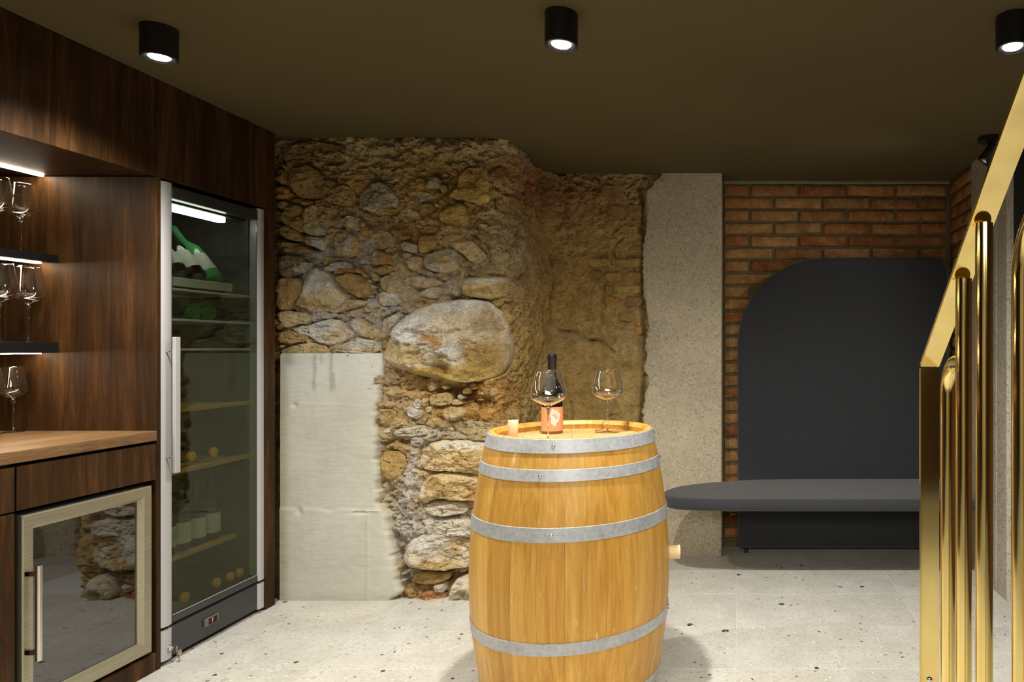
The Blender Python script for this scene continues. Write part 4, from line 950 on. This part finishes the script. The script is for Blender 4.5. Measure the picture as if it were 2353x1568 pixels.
# ------------------------------------------------------------------ bottles
def bottle_profile(h=.295, r=.038, rn=.0145, sh=.62, burg=False):
    # outer profile from base to lip
    s0 = h*(.52 if burg else .60); s1 = h*(.74 if burg else .70)
    pr = [(0, .004), (r*.6, .002), (r*.93, 0), (r, .005), (r, s0)]
    for t in (.15, .3, .45, .6, .75, .9, 1.0):
        k = .5+.5*math.cos(math.pi*t); k = k if not burg else k**.9
        pr.append((rn+(r-rn)*k, s0+(s1-s0)*t))
    pr += [(rn, h-.022), (rn+.0015, h-.020), (rn+.0015, h-.004), (rn, h), (0, h)]
    return pr, s0, s1
def bottle(name, label, cat, base, direction, glass, h=.295, r=.038, lab=None, burg=False, capsule=None, group=None, roll=0.0, cap_disc=None):
    """base point and axis; lab = (z0, z1, material, angle0, angle1)"""
    t = thing(name, label, cat, base, group)
    zax = Vector(direction).normalized(); q = Vector((0, 0, 1)).rotation_difference(zax)
    Mx = Matrix.Translation(Vector(base)) @ q.to_matrix().to_4x4() @ Matrix.Rotation(roll, 4, 'Z')
    pr, s0, s1 = bottle_profile(h, r, burg=burg)
    v, f = lathe(pr, 40, M4=Mx); o = mesh_obj('glass_body', v, f, glass, t, True); autosmooth(o, 50)
    if capsule is not None:
        rn = .0145; v, f = lathe([(rn+.0005, h-.075), (rn+.0012, h-.074), (rn+.0012, h-.021), (rn+.0028, h-.019), (rn+.0028, h-.003), (rn+.0015, h+.001), (0, h+.0012)], 28, M4=Mx)
        o = mesh_obj('capsule', v, f, capsule, t, True); autosmooth(o, 45)
    if cap_disc is not None:
        v, f = lathe([(.0150, h-.012), (.0205, h-.011), (.0210, h+.001), (.0185, h+.003), (.0075, h+.0025), (.0065, h+.0008), (0, h+.0008)], 28, M4=Mx)
        o = mesh_obj('capsule', v, f, cap_disc, t, True); autosmooth(o, 45)
    lo = None
    if lab:
        z0_, z1_, mt, a0, a1 = lab; V, Fc = [], []; n = 26; rr_ = r+.0006
        for i in range(n+1):
            a = a0+(a1-a0)*i/n
            for zz in (z0_, z1_): V.append(tuple(Mx @ Vector((rr_*math.cos(a), rr_*math.sin(a), zz))))
        for i in range(n): Fc.append([2*i, 2*i+2, 2*i+3, 2*i+1])
        lo = mesh_obj('paper_label', V, Fc, mt, t, True)
    return t, Mx, lo
def patch(pts, Mx, r, mat, parent, name='print'):
    """small print on a bottle label: points given as (arc metres, height)"""
    V = [tuple(Mx @ Vector(((r)*math.cos(a/r), r*math.sin(a/r), z_))) for a, z_ in pts]
    return mesh_obj(name, V, [list(range(len(V)))], mat, parent)

# barrel bottle
BB = (-.690, 2.545, .9255)
bt, Mx, lo = bottle('wine_bottle', 'black wine bottle with a peach-orange label standing on the barrel', 'bottle', BB, (0, 0, 1), M['darkglass'], .293, .0385, (.010, .098, M['label_orange'], -math.pi*1.02, math.pi*.02), burg=True, capsule=M['capsule_black'], roll=math.radians(14.5))
v, f = lathe([(.0388, .0005), (.0389, .010)], 36, M4=Mx); mesh_obj('amber_base', v, f, M['brownbase'], bt, True)
Rr = .0385+.0012
# angle -90deg faces the camera; blob of pale print on the right half of the label
cxa = Rr*(-math.pi/2)+.011
blob = []
rb = random.Random(5)
for k in range(40):
    a = 2*math.pi*k/40; w_ = 1+.14*math.sin(3*a+1)+.10*math.sin(7*a); blob.append((cxa+.0185*w_*math.cos(a), .062+.029*w_*math.sin(a)))
def blobpatch(pts, c, R_, mat, parent, name):
    V = [Mx @ Vector((R_*math.cos(c[0]/R_), R_*math.sin(c[0]/R_), c[1]))]+[Mx @ Vector((R_*math.cos(a/R_), R_*math.sin(a/R_), z_)) for a, z_ in pts]
    # two rings so that the patch follows the curve
    mid = [Mx @ Vector((R_*math.cos((c[0]+(a-c[0])*.5)/R_), R_*math.sin((c[0]+(a-c[0])*.5)/R_), c[1]+(z_-c[1])*.5)) for a, z_ in pts]
    n = len(pts); V = [tuple(x) for x in V+mid]
    Fc = [[0, n+1+i, n+1+(i+1) % n] for i in range(n)]+[[n+1+i, 1+i, 1+(i+1) % n, n+1+(i+1) % n] for i in range(n)]
    return mesh_obj(name, V, Fc, mat, parent, True)
blobpatch(blob, (cxa, .062), Rr, M['label_print'], lo, 'pale_print')
for dx, dz, s in ((-.003, .068, .0036), (.004, .060, .004), (-.009, .070, .0022), (.011, .064, .0018), (.001, .072, .002)):
    pts = [(cxa+dx+s*math.cos(2*math.pi*k/12), dz+s*math.sin(2*math.pi*k/12)) for k in range(12)]
    blobpatch(pts, (cxa+dx, dz), Rr+.0004, M['label_orange'], lo, 'orange_print')
for k in range(9):
    dx = -.016+k*.0042; hgt = rb.uniform(.006, .013); z_ = .020+rb.uniform(0, .003)
    pts = [(cxa+dx, z_), (cxa+dx+.0012, z_), (cxa+dx+.0022, z_+hgt*.5), (cxa+dx+.0012+rb.uniform(-.001, .001), z_+hgt), (cxa+dx+.0002, z_+hgt*.6)]
    blobpatch(pts, (cxa+dx+.001, z_+hgt*.4), Rr+.0004, M['label_print' if k % 2 else 'label_print2'], lo, 'scribble')

# leaning bottles on the fridge display tray
LB = [(3.036, M['limeglass'], 'green sparkling bottle leaning on the top fridge tray, rightmost of the three', 'r'), (2.942, M['darkglass'], 'dark wine bottle with cream label leaning in the top of the fridge, middle of three', 'm'), (2.850, M['darkglass'], 'dark wine bottle with cream label leaning beside the left stile, top of the fridge', 'l')]
for y_, g_, lb, k in LB:
    ax = Vector((-.18, .004, .226)).normalized(); base = Vector((-2.318, y_, 1.538))
    t, Mx2, l2 = bottle('wine_bottle', lb, 'bottle', base, ax, g_, .30, .040, (.040, .125, M['label_white'], -1.9, 1.5), burg=True, group='bottles leaning on the fridge display tray')
    # green bottles: brighter fill band
# lying bottles on the second shelf (bases to the door)
for y_, g_, lb in ((2.915, M['greenglass'], 'green bottle lying on the second fridge shelf with its base to the door'), (2.812, M['darkglass'], 'dark bottle lying on the second fridge shelf beside the left stile'), (2.998, M['greenglass'], 'green bottle lying on the second fridge shelf, nearest the middle of the door')):
    bottle('wine_bottle', lb, 'bottle', (-2.305, y_, 1.354+.040), (-1, 0, 0), g_, .30, .038, None, group='bottles lying on the upper fridge shelves')
bottle('wine_bottle', 'dark bottle lying on the third fridge shelf behind the top of the handle', 'bottle', (-2.31, 2.86, 1.233+.042), (-1, 0, 0), M['darkglass'], .30, .038, None, group='bottles lying on the upper fridge shelves')
# lying bottles, orange capsules towards the door
for y_, z_, lb in ((2.885, .784, 'bottle with orange capsule lying on the lower wooden fridge shelf, nearer the handle'), (3.008, .784, 'bottle with orange capsule lying on the lower wooden fridge shelf, farther from the handle'),
                   (2.851, .2045, 'bottle with orange capsule lying on the fridge floor, alone at the left'), (3.025, .2045, 'bottle with orange capsule lying on the fridge floor, left of a close trio'), (3.106, .2045, 'bottle with orange capsule lying on the fridge floor, middle of the close trio'), (3.166, .2045, 'bottle with orange capsule lying on the fridge floor, right end of the close trio')):
    rb_ = .038 if y_ not in (3.106, 3.166, 3.025) else .0290
    bottle('wine_bottle', lb, 'bottle', (-2.585, y_, z_), (1, 0, 0), M['darkglass'], .293, rb_, None, cap_disc=M['capsule_gold'], group='bottles with orange capsules lying in the fridge')
for y_, lb in ((2.875, 'first of four standing bottles behind the fridge glass, half hidden by the silver stile'), (2.957, 'second of four standing bottles behind the fridge glass, widest cream label'), (3.040, 'third of four standing bottles behind the fridge glass, label with a band'), (3.126, 'last of four standing bottles behind the fridge glass, farthest from the handle')):
    t, Mx2, l2 = bottle('wine_bottle', lb, 'bottle', (-2.40, y_, .3745), (0, 0, 1), M['darkglass'], .285, .0365, (.030, .118, M['label_white'], -2.1, 1.0), burg=(y_ != 3.04), group='bottles standing on the lowest fridge shelf', roll=.2)

# ------------------------------------------------------------------ stemmed glasses
def wine_glass(label, loc, h, r, group, cat='wine glass'):
    t = thing('wine_glass', label, cat, loc, group)
    hb = h*.475                                       # bottom of bowl
    pts = [(.0, 0), (.09, .020), (.20, .065), (.42, .110), (.70, .170), (.92, .250), (1.0, .345), (.975, .45), (.915, .58), (.845, .72), (.77, .86), (.705, 1.0)]
    # smooth the profile
    pa = np.array(pts); tt_ = np.linspace(0, 1, len(pa)); q = np.linspace(0, 1, 30)
    def cr(vals):
        out = []
        for x in q:
            s = x*(len(vals)-1); i = min(int(s), len(vals)-2); u = s-i
            p0, p1, p2, p3 = vals[max(i-1, 0)], vals[i], vals[i+1], vals[min(i+2, len(vals)-1)]
            out.append(.5*((2*p1)+(-p0+p2)*u+(2*p0-5*p1+4*p2-p3)*u*u+(-p0+3*p1-3*p2+p3)*u**3))
        return out
    rr_, zz_ = cr(list(pa[:, 0])), cr(list(pa[:, 1]))
    th_ = .0008
    outer = [(max(a, 0)*r, hb+b_*(h-hb)) for a, b_ in zip(rr_, zz_)]
    inner = [(max(a*r-th_, 0), b_*(h-hb)+hb+(.0015 if i < 6 else 0)) for i, (a, b_) in enumerate(zip(rr_, zz_))]
    o0 = Vector(loc)
    v, f = lathe(outer+[(outer[-1][0]-th_/2, h+.0006)]+inner[::-1], 56, M4=Matrix.Translation(o0)); o = mesh_obj('bowl', v, f, M['bowlglass'], t, True)
    stem = [(.0030, .006), (.0026, .02), (.0024, h*.15), (.0025, h*.30), (.0034, h*.43), (.0060, h*.463), (.0100, h*.484), (.0, h*.490)]
    v, f = lathe([(0, .0055)]+stem, 24, M4=Matrix.Translation(o0)); mesh_obj('stem', v, f, M['stemglass'], t, True)
    fr_ = r*.78
    v, f = lathe([(0, .0006), (fr_*.96, .0004), (fr_, .0010), (fr_*.97, .0016), (fr_*.4, .0030), (.006, .0050), (.0023, .0075), (0, .0080)], 48, M4=Matrix.Translation(o0)); mesh_obj('foot', v, f, M['bowlglass'], t, True)
    return t
wine_glass('large stemmed wine glass on the barrel, in front of the orange-labelled bottle', (-.636, 2.30, .9255), .240, .0585, 'wine glasses on the barrel')
wine_glass('large stemmed wine glass standing alone at the right of the barrel top', (-.490, 2.572, .9255), .233, .0590, 'wine glasses on the barrel')
g_ = 'stemmed glasses in the niche'
wine_glass('wide stemmed wine glass on the upper niche shelf, nearest the wood panel', (-2.665, 2.552, 1.5965), .252, .050, g_)
wine_glass('wide stemmed wine glass on the upper niche shelf, at the left picture edge', (-2.645, 2.447, 1.5965), .252, .050, g_)
wine_glass('wide stemmed wine glass on the lower niche shelf, nearest the wood panel', (-2.662, 2.577, 1.2625), .283, .051, g_)
wine_glass('wide stemmed wine glass on the lower niche shelf, at the left picture edge', (-2.655, 2.470, 1.2625), .283, .051, g_)
wine_glass('slim stemmed wine glass on the worktop in front of the wood panel', (-2.732, 2.590, .923), .247, .041, g_)
wine_glass('slim stemmed wine glass on the worktop, cut by the left edge of the picture', (-2.732, 2.506, .923), .247, .041, g_)

# ------------------------------------------------------------------ barrel
BC = Vector((-.587, 2.427, 0)); BH = .957
br = thing('oak_barrel', 'honey-coloured oak wine barrel with six galvanised hoops used as a standing table', 'barrel', BC)
def rad(z_): return .3405-.0625*((z_-.475)/.482)**2
NS = 27
rb = random.Random(11); wds = [rb.uniform(.75, 1.25) for _ in range(NS)]; tot = sum(wds); ang = [0]
for w_ in wds: ang.append(ang[-1]+w_/tot*2*math.pi)
T_ = .026
for k in range(NS):
    a0, a1 = ang[k]+.0008, ang[k+1]-.0008
    prof = [(rad(z_), z_) for z_ in np.linspace(.003, BH-.004, 15)]
    prof = [(rad(0)-.004, 0.0)]+prof+[(rad(BH)-.002, BH)]+[(rad(BH)-.018, BH-.001), (rad(BH)-T_, BH-.014), (rad(BH-.03)-T_, BH-.036)]+[(rad(.5)-T_-.01, .5), (rad(0)-T_, .0)]
    V, Fc = [], []; nsub = 3
    for r_, z_ in prof:
        for i in range(nsub+1):
            a = a0+(a1-a0)*i/nsub; V.append((BC.x+r_*math.cos(a), BC.y+r_*math.sin(a), z_))
    m_ = len(prof); W1 = nsub+1
    for p in range(m_):
        q = (p+1) % m_
        for i in range(nsub): Fc.append([p*W1+i, p*W1+i+1, q*W1+i+1, q*W1+i])
    Fc.append([p*W1 for p in range(m_)]); Fc.append([p*W1+nsub for p in range(m_)][::-1])
    o = mesh_obj('stave', V, Fc, M['barrelwood'], br, True); autosmooth(o, 30)
# barrel head of six boards
hr = rad(.915)-T_+.006; hz0, hz1 = .905, .925
cuts = [-hr, -.17, -.085, .0, .088, .172, hr]
for a, b_ in zip(cuts[:-1], cuts[1:]):
    n = 14; xs = np.linspace(a+.0004, b_-.0004, 5); top_ = []
    pl = [(x, -math.sqrt(max(hr*hr-x*x, 1e-6))) for x in xs]+[(x, math.sqrt(max(hr*hr-x*x, 1e-6))) for x in xs[::-1]]
    k = len(pl); ca, sa_ = math.cos(.25), math.sin(.25)
    V = [(BC.x+x*ca-y*sa_, BC.y+x*sa_+y*ca, z_) for z_ in (hz0, hz1) for x, y in pl]
    Fc = [list(range(k))[::-1], [k+i for i in range(k)]]+[[i, (i+1) % k, k+(i+1) % k, k+i] for i in range(k)]
    mesh_obj('head_board', V, Fc, M['headwood'], br)
def hoop(z0_, z1_, riv):
    r0, r1 = rad(z0_)+.0006, rad(z1_)+.0006; t_ = .0024; n = 96; V, Fc = [], []
    sec = [(r0, z0_), (r0+t_, z0_+.001), (r1+t_, z1_-.001), (r1, z1_)]
    for i in range(n):
        a = 2*math.pi*i/n
        for r_, z_ in sec: V.append((BC.x+r_*math.cos(a), BC.y+r_*math.sin(a), z_))
    for i in range(n):
        j = (i+1) % n
        for k in range(4): q = (k+1) % 4; Fc.append([i*4+k, j*4+k, j*4+q, i*4+q])
    o = mesh_obj('hoop', V, Fc, M['galv'], br, True); autosmooth(o, 30)
    zm = (z0_+z1_)/2; rm = (r0+r1)/2+t_
    # overlap tab where the strap ends are riveted, and rivets
    for a, dz in riv:
        c = Vector((BC.x+rm*math.cos(a), BC.y+rm*math.sin(a), zm+dz)); nv = Vector((math.cos(a), math.sin(a), 0))
        Mr = Matrix.Translation(c) @ Vector((0, 0, 1)).rotation_difference(nv).to_matrix().to_4x4()
        v, f = lathe([(.0064, -.001), (.0060, .0012), (.0040, .0030), (.0016, .0034), (.0014, .0026), (0, .0026)], 16, M4=Mr)
        mesh_obj('rivet', v, f, M['chrome'], o, True)
fa = lambda px, r_: -math.pi/2+math.asin(max(-1, min(1, ((px-VX)*(2.427-r_)/F-BC.x)/r_)))
hoop(.912, .9555, [(fa(1272, .284), 0), (.15, .004)])
hoop(.827, .864, [(fa(1240, .306), 0), (.12, .003)])
hoop(.646, .691, [(fa(1266, .334), 0), (.10, .003)])
hoop(.300, .340, [(fa(1700, .334), 0), (.10, 0)])
hoop(.094, .130, [(.10, 0)])
hoop(.0035, .045, [(.10, 0)])
# side bung
a = math.radians(9); c = Vector((BC.x+(rad(.505)-.012)*math.cos(a), BC.y+(rad(.505)-.012)*math.sin(a), .503)); nv = Vector((math.cos(a), math.sin(a), 0))
Mb = Matrix.Translation(c) @ Vector((0, 0, 1)).rotation_difference(nv).to_matrix().to_4x4()
v, f = lathe([(.0225, 0), (.0250, .050), (.0242, .0515), (0, .0515)], 32, M4=Mb); o = mesh_obj('side_bung', v, f, M['palewood'], br, True); autosmooth(o, 40); o['label'] = 'pale wooden plug in the barrel side'
v, f = lathe([(0, 0), (.0148, 0), (.0155, .001), (.0178, .066), (.0170, .0675), (0, .0675)], 32, M4=Matrix.Translation((-.772, 2.355, .9255)))
o = mesh_obj('wooden_bung', v, f, M['palewood'], None, True); autosmooth(o, 40); tag(o, 'short pale wooden bung standing on the left of the barrel top', 'bung')

# ------------------------------------------------------------------ upholstered bench
bn = thing('bench', 'charcoal upholstered bench with tall arched backrest and long rounded seat in the brick alcove', 'bench', (.62, 3.85, 0))
def rounded_slab(outline, axis, c0, c1, bev, seg=5):
    """outline in 2-D, extruded between c0 and c1 along axis ('y' or 'z') with rolled edges"""
    P_ = np.array(outline, float); n = len(P_)
    e = np.roll(P_, -1, 0)-np.roll(P_, 1, 0); e /= np.linalg.norm(e, axis=1)[:, None]; nn = np.c_[e[:, 1], -e[:, 0]]
    area = .5*np.sum(P_[:, 0]*np.roll(P_[:, 1], -1)-np.roll(P_[:, 0], -1)*P_[:, 1]); nn *= 1 if area > 0 else -1
    rings = []
    for i in range(seg+1):
        a = math.pi/2*i/seg; rings.append((P_-nn*bev*(1-math.sin(a)), c0+bev*(1-math.cos(a))))
    for i in range(seg+1):
        a = math.pi/2*(1-i/seg); rings.append((P_-nn*bev*(1-math.sin(a)), c1-bev*(1-math.cos(a))))
    V = []
    for q, c in rings:
        for x, y in q: V.append((x, c, y) if axis == 'y' else (x, y, c))
    Fc = []
    for r_ in range(len(rings)-1):
        for i in range(n): j = (i+1) % n; Fc.append([r_*n+i, r_*n+j, (r_+1)*n+j, (r_+1)*n+i])
    Fc.append(list(range(n))[::-1]); Fc.append([(len(rings)-1)*n+i for i in range(n)])
    return V, Fc
def arc(cx, cy, r_, a0, a1, n):
    return [(cx+r_*math.cos(math.radians(a0+(a1-a0)*i/n)), cy+r_*math.sin(math.radians(a0+(a1-a0)*i/n))) for i in range(n+1)]
def fixn(o):
    bm = bmesh.new(); bm.from_mesh(o.data); bmesh.ops.recalc_face_normals(bm, faces=bm.faces); bm.to_mesh(o.data); bm.free()
BR = .535
bl = [(1.262, .030), (-.006, .030)]
left = [(-.006, z_) for z_ in np.linspace(.05, 1.785-BR-.02, 14)]
left = [p for p in left if p[1] > .075]
ol = [(1.262, .110), (1.262, .075)]+arc(1.262-.04, .070, .04, 0, -90, 6)+[(.9, .030), (.6, .030), (.3, .030)]+arc(-.006+.04, .070, .04, -90, -180, 6)+left+arc(-.006+BR, 1.785-BR, BR, 180, 90, 26)[0:]+[(.8, 1.785), (1.0, 1.785)]+arc(1.262-.10, 1.785-.10, .10, 90, 0, 10)+[(1.262, 1.0), (1.262, .5)]
o = mesh_obj('backrest', *rounded_slab(ol[::-1], 'y', 4.125, 4.262, .030), M['fabric'], bn, True); fixn(o); autosmooth(o, 60)
so = [(1.286, 3.60)]+[(1.286-.10+.10*math.cos(math.radians(-a)), 3.60+.10*math.sin(math.radians(-a))) for a in range(10, 91, 10)]
so += [(1.0, 3.50), (.6, 3.50), (.2, 3.50), (0, 3.502)]
# rounded left end: front corner small radius, back sweeps in a long curve
ctrl = [(-.12, 3.506), (-.25, 3.52), (-.34, 3.548), (-.395, 3.60), (-.42, 3.68), (-.41, 3.76), (-.37, 3.84), (-.30, 3.91), (-.20, 3.97), (-.08, 4.015), (.03, 4.050), (.15, 4.075), (.30, 4.085), (.6, 4.09), (1.286, 4.09)]
so += ctrl
o = mesh_obj('seat', *rounded_slab(so, 'z', .400, .463, .0315, 7), M['fabric'], bn, True); fixn(o); autosmooth(o, 60)
box('seat_support', .25, 1.05, 3.85, 4.12, .36, .397, M['black'], bn, .002)
for x in (.045, 1.20):
    v, f = lathe([(0, 0), (.013, 0), (.014, .004), (.010, .010), (.010, .034), (0, .034)], 18, c=(x, 4.16, 0)); mesh_obj('foot', v, f, M['black'], bn, True)

# ------------------------------------------------------------------ brass stair railing (foreground right)
rl = thing('brass_railing', 'polished brass stair railing with flat handrail and round tubes, in the right foreground', 'railing', (.486, 1.75, 0))
RX, RW = .487, .0240
# centre line in (Y, Z): vertical newel, fold, slope, slight fold, slope up towards the camera
def flatbar(pts, x, hw, t, parent, mat):
    V, Fc = [], []; n = len(pts)
    P2 = [Vector((0, a, b_)) for a, b_ in pts]
    for i in range(n):
        d0 = (P2[i]-P2[i-1]).normalized() if i > 0 else (P2[1]-P2[0]).normalized(); d1 = (P2[i+1]-P2[i]).normalized() if i < n-1 else d0
        m_ = (d0+d1).normalized(); nv = Vector((0, m_.z, -m_.y)); s = 1/max(.3, m_.dot(d1))
        for sx in (-1, 1):
            for st in (0, 1):
                p = P2[i]+nv*(t*st*s); V.append((x+sx*hw, p.y, p.z))
    for i in range(n-1):
        a, b_ = i*4, i*4+4
        Fc += [[a, a+2, b_+2, b_], [a+1, b_+1, b_+3, a+3], [a, b_, b_+1, a+1], [a+2, a+3, b_+3, b_+2]]
    Fc += [[0, 1, 3, 2], [(n-1)*4, (n-1)*4+2, (n-1)*4+3, (n-1)*4+1]]
    bm = bmesh.new(); bv = [bm.verts.new(v) for v in V]; 
    for f in Fc: bm.faces.new([bv[i] for i in f])
    bmesh.ops.recalc_face_normals(bm, faces=bm.faces)
    bmesh.ops.bevel(bm, geom=bm.edges[:], offset=.0012, segments=2, affect='EDGES')
    V = [tuple(v.co) for v in bm.verts]; bm.verts.index_update(); Fc = [[v.index for v in f.verts] for f in bm.faces]; bm.free(); return V, Fc
post = mesh_obj('newel_post', *flatbar([(1.75, .0), (1.75, 1.190)], RX, RW, .012, rl, None), M['brass'], rl); autosmooth(post, 35)
hr_ = mesh_obj('handrail', *flatbar([(1.75, 1.193), (1.253, 1.584), (.82, 1.905), (.60, 2.07)], RX, RW, .012, rl, None), M['brass'], rl); autosmooth(hr_, 35)
v, f = lathe([(.0075, 0), (.0070, .002), (.0045, .0042), (0, .005)], 20, M4=Matrix.Translation((RX-.001, 1.7495, .397)) @ Matrix.Rotation(math.pi/2, 4, 'X')); mesh_obj('screw', v, f, M['chrome'], post, True)
TR = .0172
def railz(y): return 1.193+(1.75-y)*(.391/.497) if y > 1.253 else 1.584+(1.253-y)*(.321/.433)
def vert_tube(y, x=RX): 
    v, f = tube([(x, y, 0), (x, y, railz(y)-TR*.4)], TR, 28, True); o = mesh_obj('baluster', v, f, M['brass'], rl, True); autosmooth(o, 40)
for y in (1.488, 1.364): vert_tube(y)
def elbow(y0_, ytop, zc, r_, name='bent_baluster'):
    pts = [(RX, y0_, 0), (RX, y0_, zc*.5), (RX, y0_, zc)]
    for i in range(1, 11):
        a = math.pi/2*i/10; pts.append((RX, y0_-r_*(1-math.cos(a)), zc+r_*math.sin(a)))
    pts.append((RX, ytop, zc+r_))
    v, f = tube(pts, TR, 28, True); o = mesh_obj(name, v, f, M['brass'], rl, True); autosmooth(o, 40)
elbow(1.600, 1.492, 1.135, .075)
elbow(1.182, 1.04, 1.360, .120)
vert_tube(1.045)

# ------------------------------------------------------------------ ceiling lamps
def downlight(x, y, label, tilt=(0, 0)):
    t = thing('ceiling_spotlight', label, 'lamp', (x, y, CEIL), 'black cylinder ceiling spotlights')
    R = .050
    v, f = lathe([(0, CEIL-.0005), (R, CEIL-.0005), (R, CEIL-.040), (R-.0015, CEIL-.0405), (R-.0015, CEIL-.0425), (0, CEIL-.0425)], 56, c=(x, y, 0)); o = mesh_obj('mount', v, f, M['black'], t, True); autosmooth(o, 40)
    v, f = lathe([(0, CEIL-.043), (R, CEIL-.043), (R, CEIL-.0985), (R-.002, CEIL-.100), (R-.005, CEIL-.100), (R-.007, CEIL-.094), (R-.018, CEIL-.084), (0, CEIL-.082)], 56, c=(x, y, 0)); o = mesh_obj('lamp_body', v, f, M['blackgloss'] if False else M['black'], t, True); autosmooth(o, 40)
    v, f = lathe([(R-.0055, CEIL-.0950), (R-.0085, CEIL-.0975), (R-.0120, CEIL-.0950)], 48, c=(x, y, 0)); o = mesh_obj('trim_ring', v, f, plain('dark_trim_ring', (.10, .10, .10), .25, .5), t, True)
    v, f = lathe([(.0305, CEIL-.0945), (.026, CEIL-.0985), (0, CEIL-.0990)], 48, c=(x, y, 0)); mesh_obj('lens', v, f, M['emit'], t, True)
for (x, y), lb in zip(SPOTS, ('black cylinder ceiling spotlight above the bar cabinet at the left', 'black cylinder ceiling spotlight in the middle, above the barrel', 'black cylinder ceiling spotlight at the right above the brass railing')): downlight(x, y, lb)
# small adjustable spot by the right wall, half hidden by the handrail
sp = thing('adjustable_spotlight', 'small black adjustable spotlight on the ceiling by the right wall, half hidden by the handrail', 'lamp', (1.235, 3.38, CEIL))
v, f = lathe([(0, CEIL-.0005), (.055, CEIL-.0005), (.055, CEIL-.022), (0, CEIL-.022)], 40, c=(1.235, 3.38, 0)); o = mesh_obj('mount', v, f, M['black'], sp, True); autosmooth(o, 40)
v, f = tube([(1.235, 3.38, CEIL-.02), (1.235, 3.38, CEIL-.06)], .008, 12); mesh_obj('joint', v, f, M['black'], sp, True)
Ms = Matrix.Translation((1.235, 3.38, CEIL-.085)) @ Matrix.Rotation(math.radians(35), 4, 'Y') @ Matrix.Rotation(math.radians(20), 4, 'X')
v, f = lathe([(0, .05), (.028, .05), (.034, .044), (.036, -.045), (.030, -.05), (.026, -.03), (0, -.03)], 36, M4=Ms); o = mesh_obj('lamp_head', v, f, M['black'], sp, True); autosmooth(o, 40)

# ------------------------------------------------------------------ keys in the fridge lock
kx, ky, kz = CX+.017, ly, .0625
kt = thing('key_ring', 'ring of small brass-coloured keys hanging from the lock in the fridge base', 'keys', (kx, ky, kz))
def ringv(c, R_, r_, rot): 
    pts = [Vector((0, R_*math.cos(2*math.pi*i/24), R_*math.sin(2*math.pi*i/24))) for i in range(25)]
    return tube([tuple(Vector(c)+rot @ p) for p in pts], r_, 8, False)
KM = plain('nickel_brass_key', (.62, .52, .36), .3, .9)
def key(c, ax, parent, name='key'):
    # flat bow with a hole, and a toothed blade along ax
    ax = Vector(ax).normalized(); sd = Vector((1, 0, 0)); wv = ax.cross(sd).normalized(); n = 20; V, Fc = [], []
    for s_ in (-.0008, .0008):
        for i in range(n):
            a = 2*math.pi*i/n; V.append(tuple(Vector(c)+ax*(.009*math.cos(a))+wv*(.009*math.sin(a))+sd*s_))
        for i in range(n):
            a = 2*math.pi*i/n; V.append(tuple(Vector(c)+ax*(.004*math.cos(a)-.002)+wv*(.004*math.sin(a))+sd*s_))
    for i in range(n):
        j = (i+1) % n; Fc += [[i, j, n+j, n+i], [2*n+i, 3*n+i, 3*n+j, 2*n+j], [i, 2*n+i, 2*n+j, j], [n+i, n+j, 3*n+j, 3*n+i]]
    q = [(.008, -.003), (.034, -.003), (.036, 0), (.034, .0025), (.030, .0010), (.027, .0028), (.023, .0012), (.019, .003), (.008, .003)]
    b0 = len(V)
    for s_ in (-.0007, .0007):
        for a, b_ in q: V.append(tuple(Vector(c)+ax*a+wv*b_+sd*s_))
    k = len(q); Fc += [[b0+i for i in range(k)], [b0+k+i for i in range(k)][::-1]]+[[b0+i, b0+(i+1) % k, b0+k+(i+1) % k, b0+k+i] for i in range(k)]
    return mesh_obj(name, V, Fc, KM, parent)
key((kx+.002, ky, kz), (-1, 0, 0), kt)
v, f = ringv((kx+.008, ky+.010, kz-.006), .011, .0009, Matrix.Rotation(.5, 3, 'Z')); mesh_obj('ring', v, f, M['chrome'], kt, True)
key((kx+.008, ky+.018, kz-.026), (0, .05, -1), kt)
key((kx+.011, ky+.021, kz-.024), (.05, -.12, -1), kt)
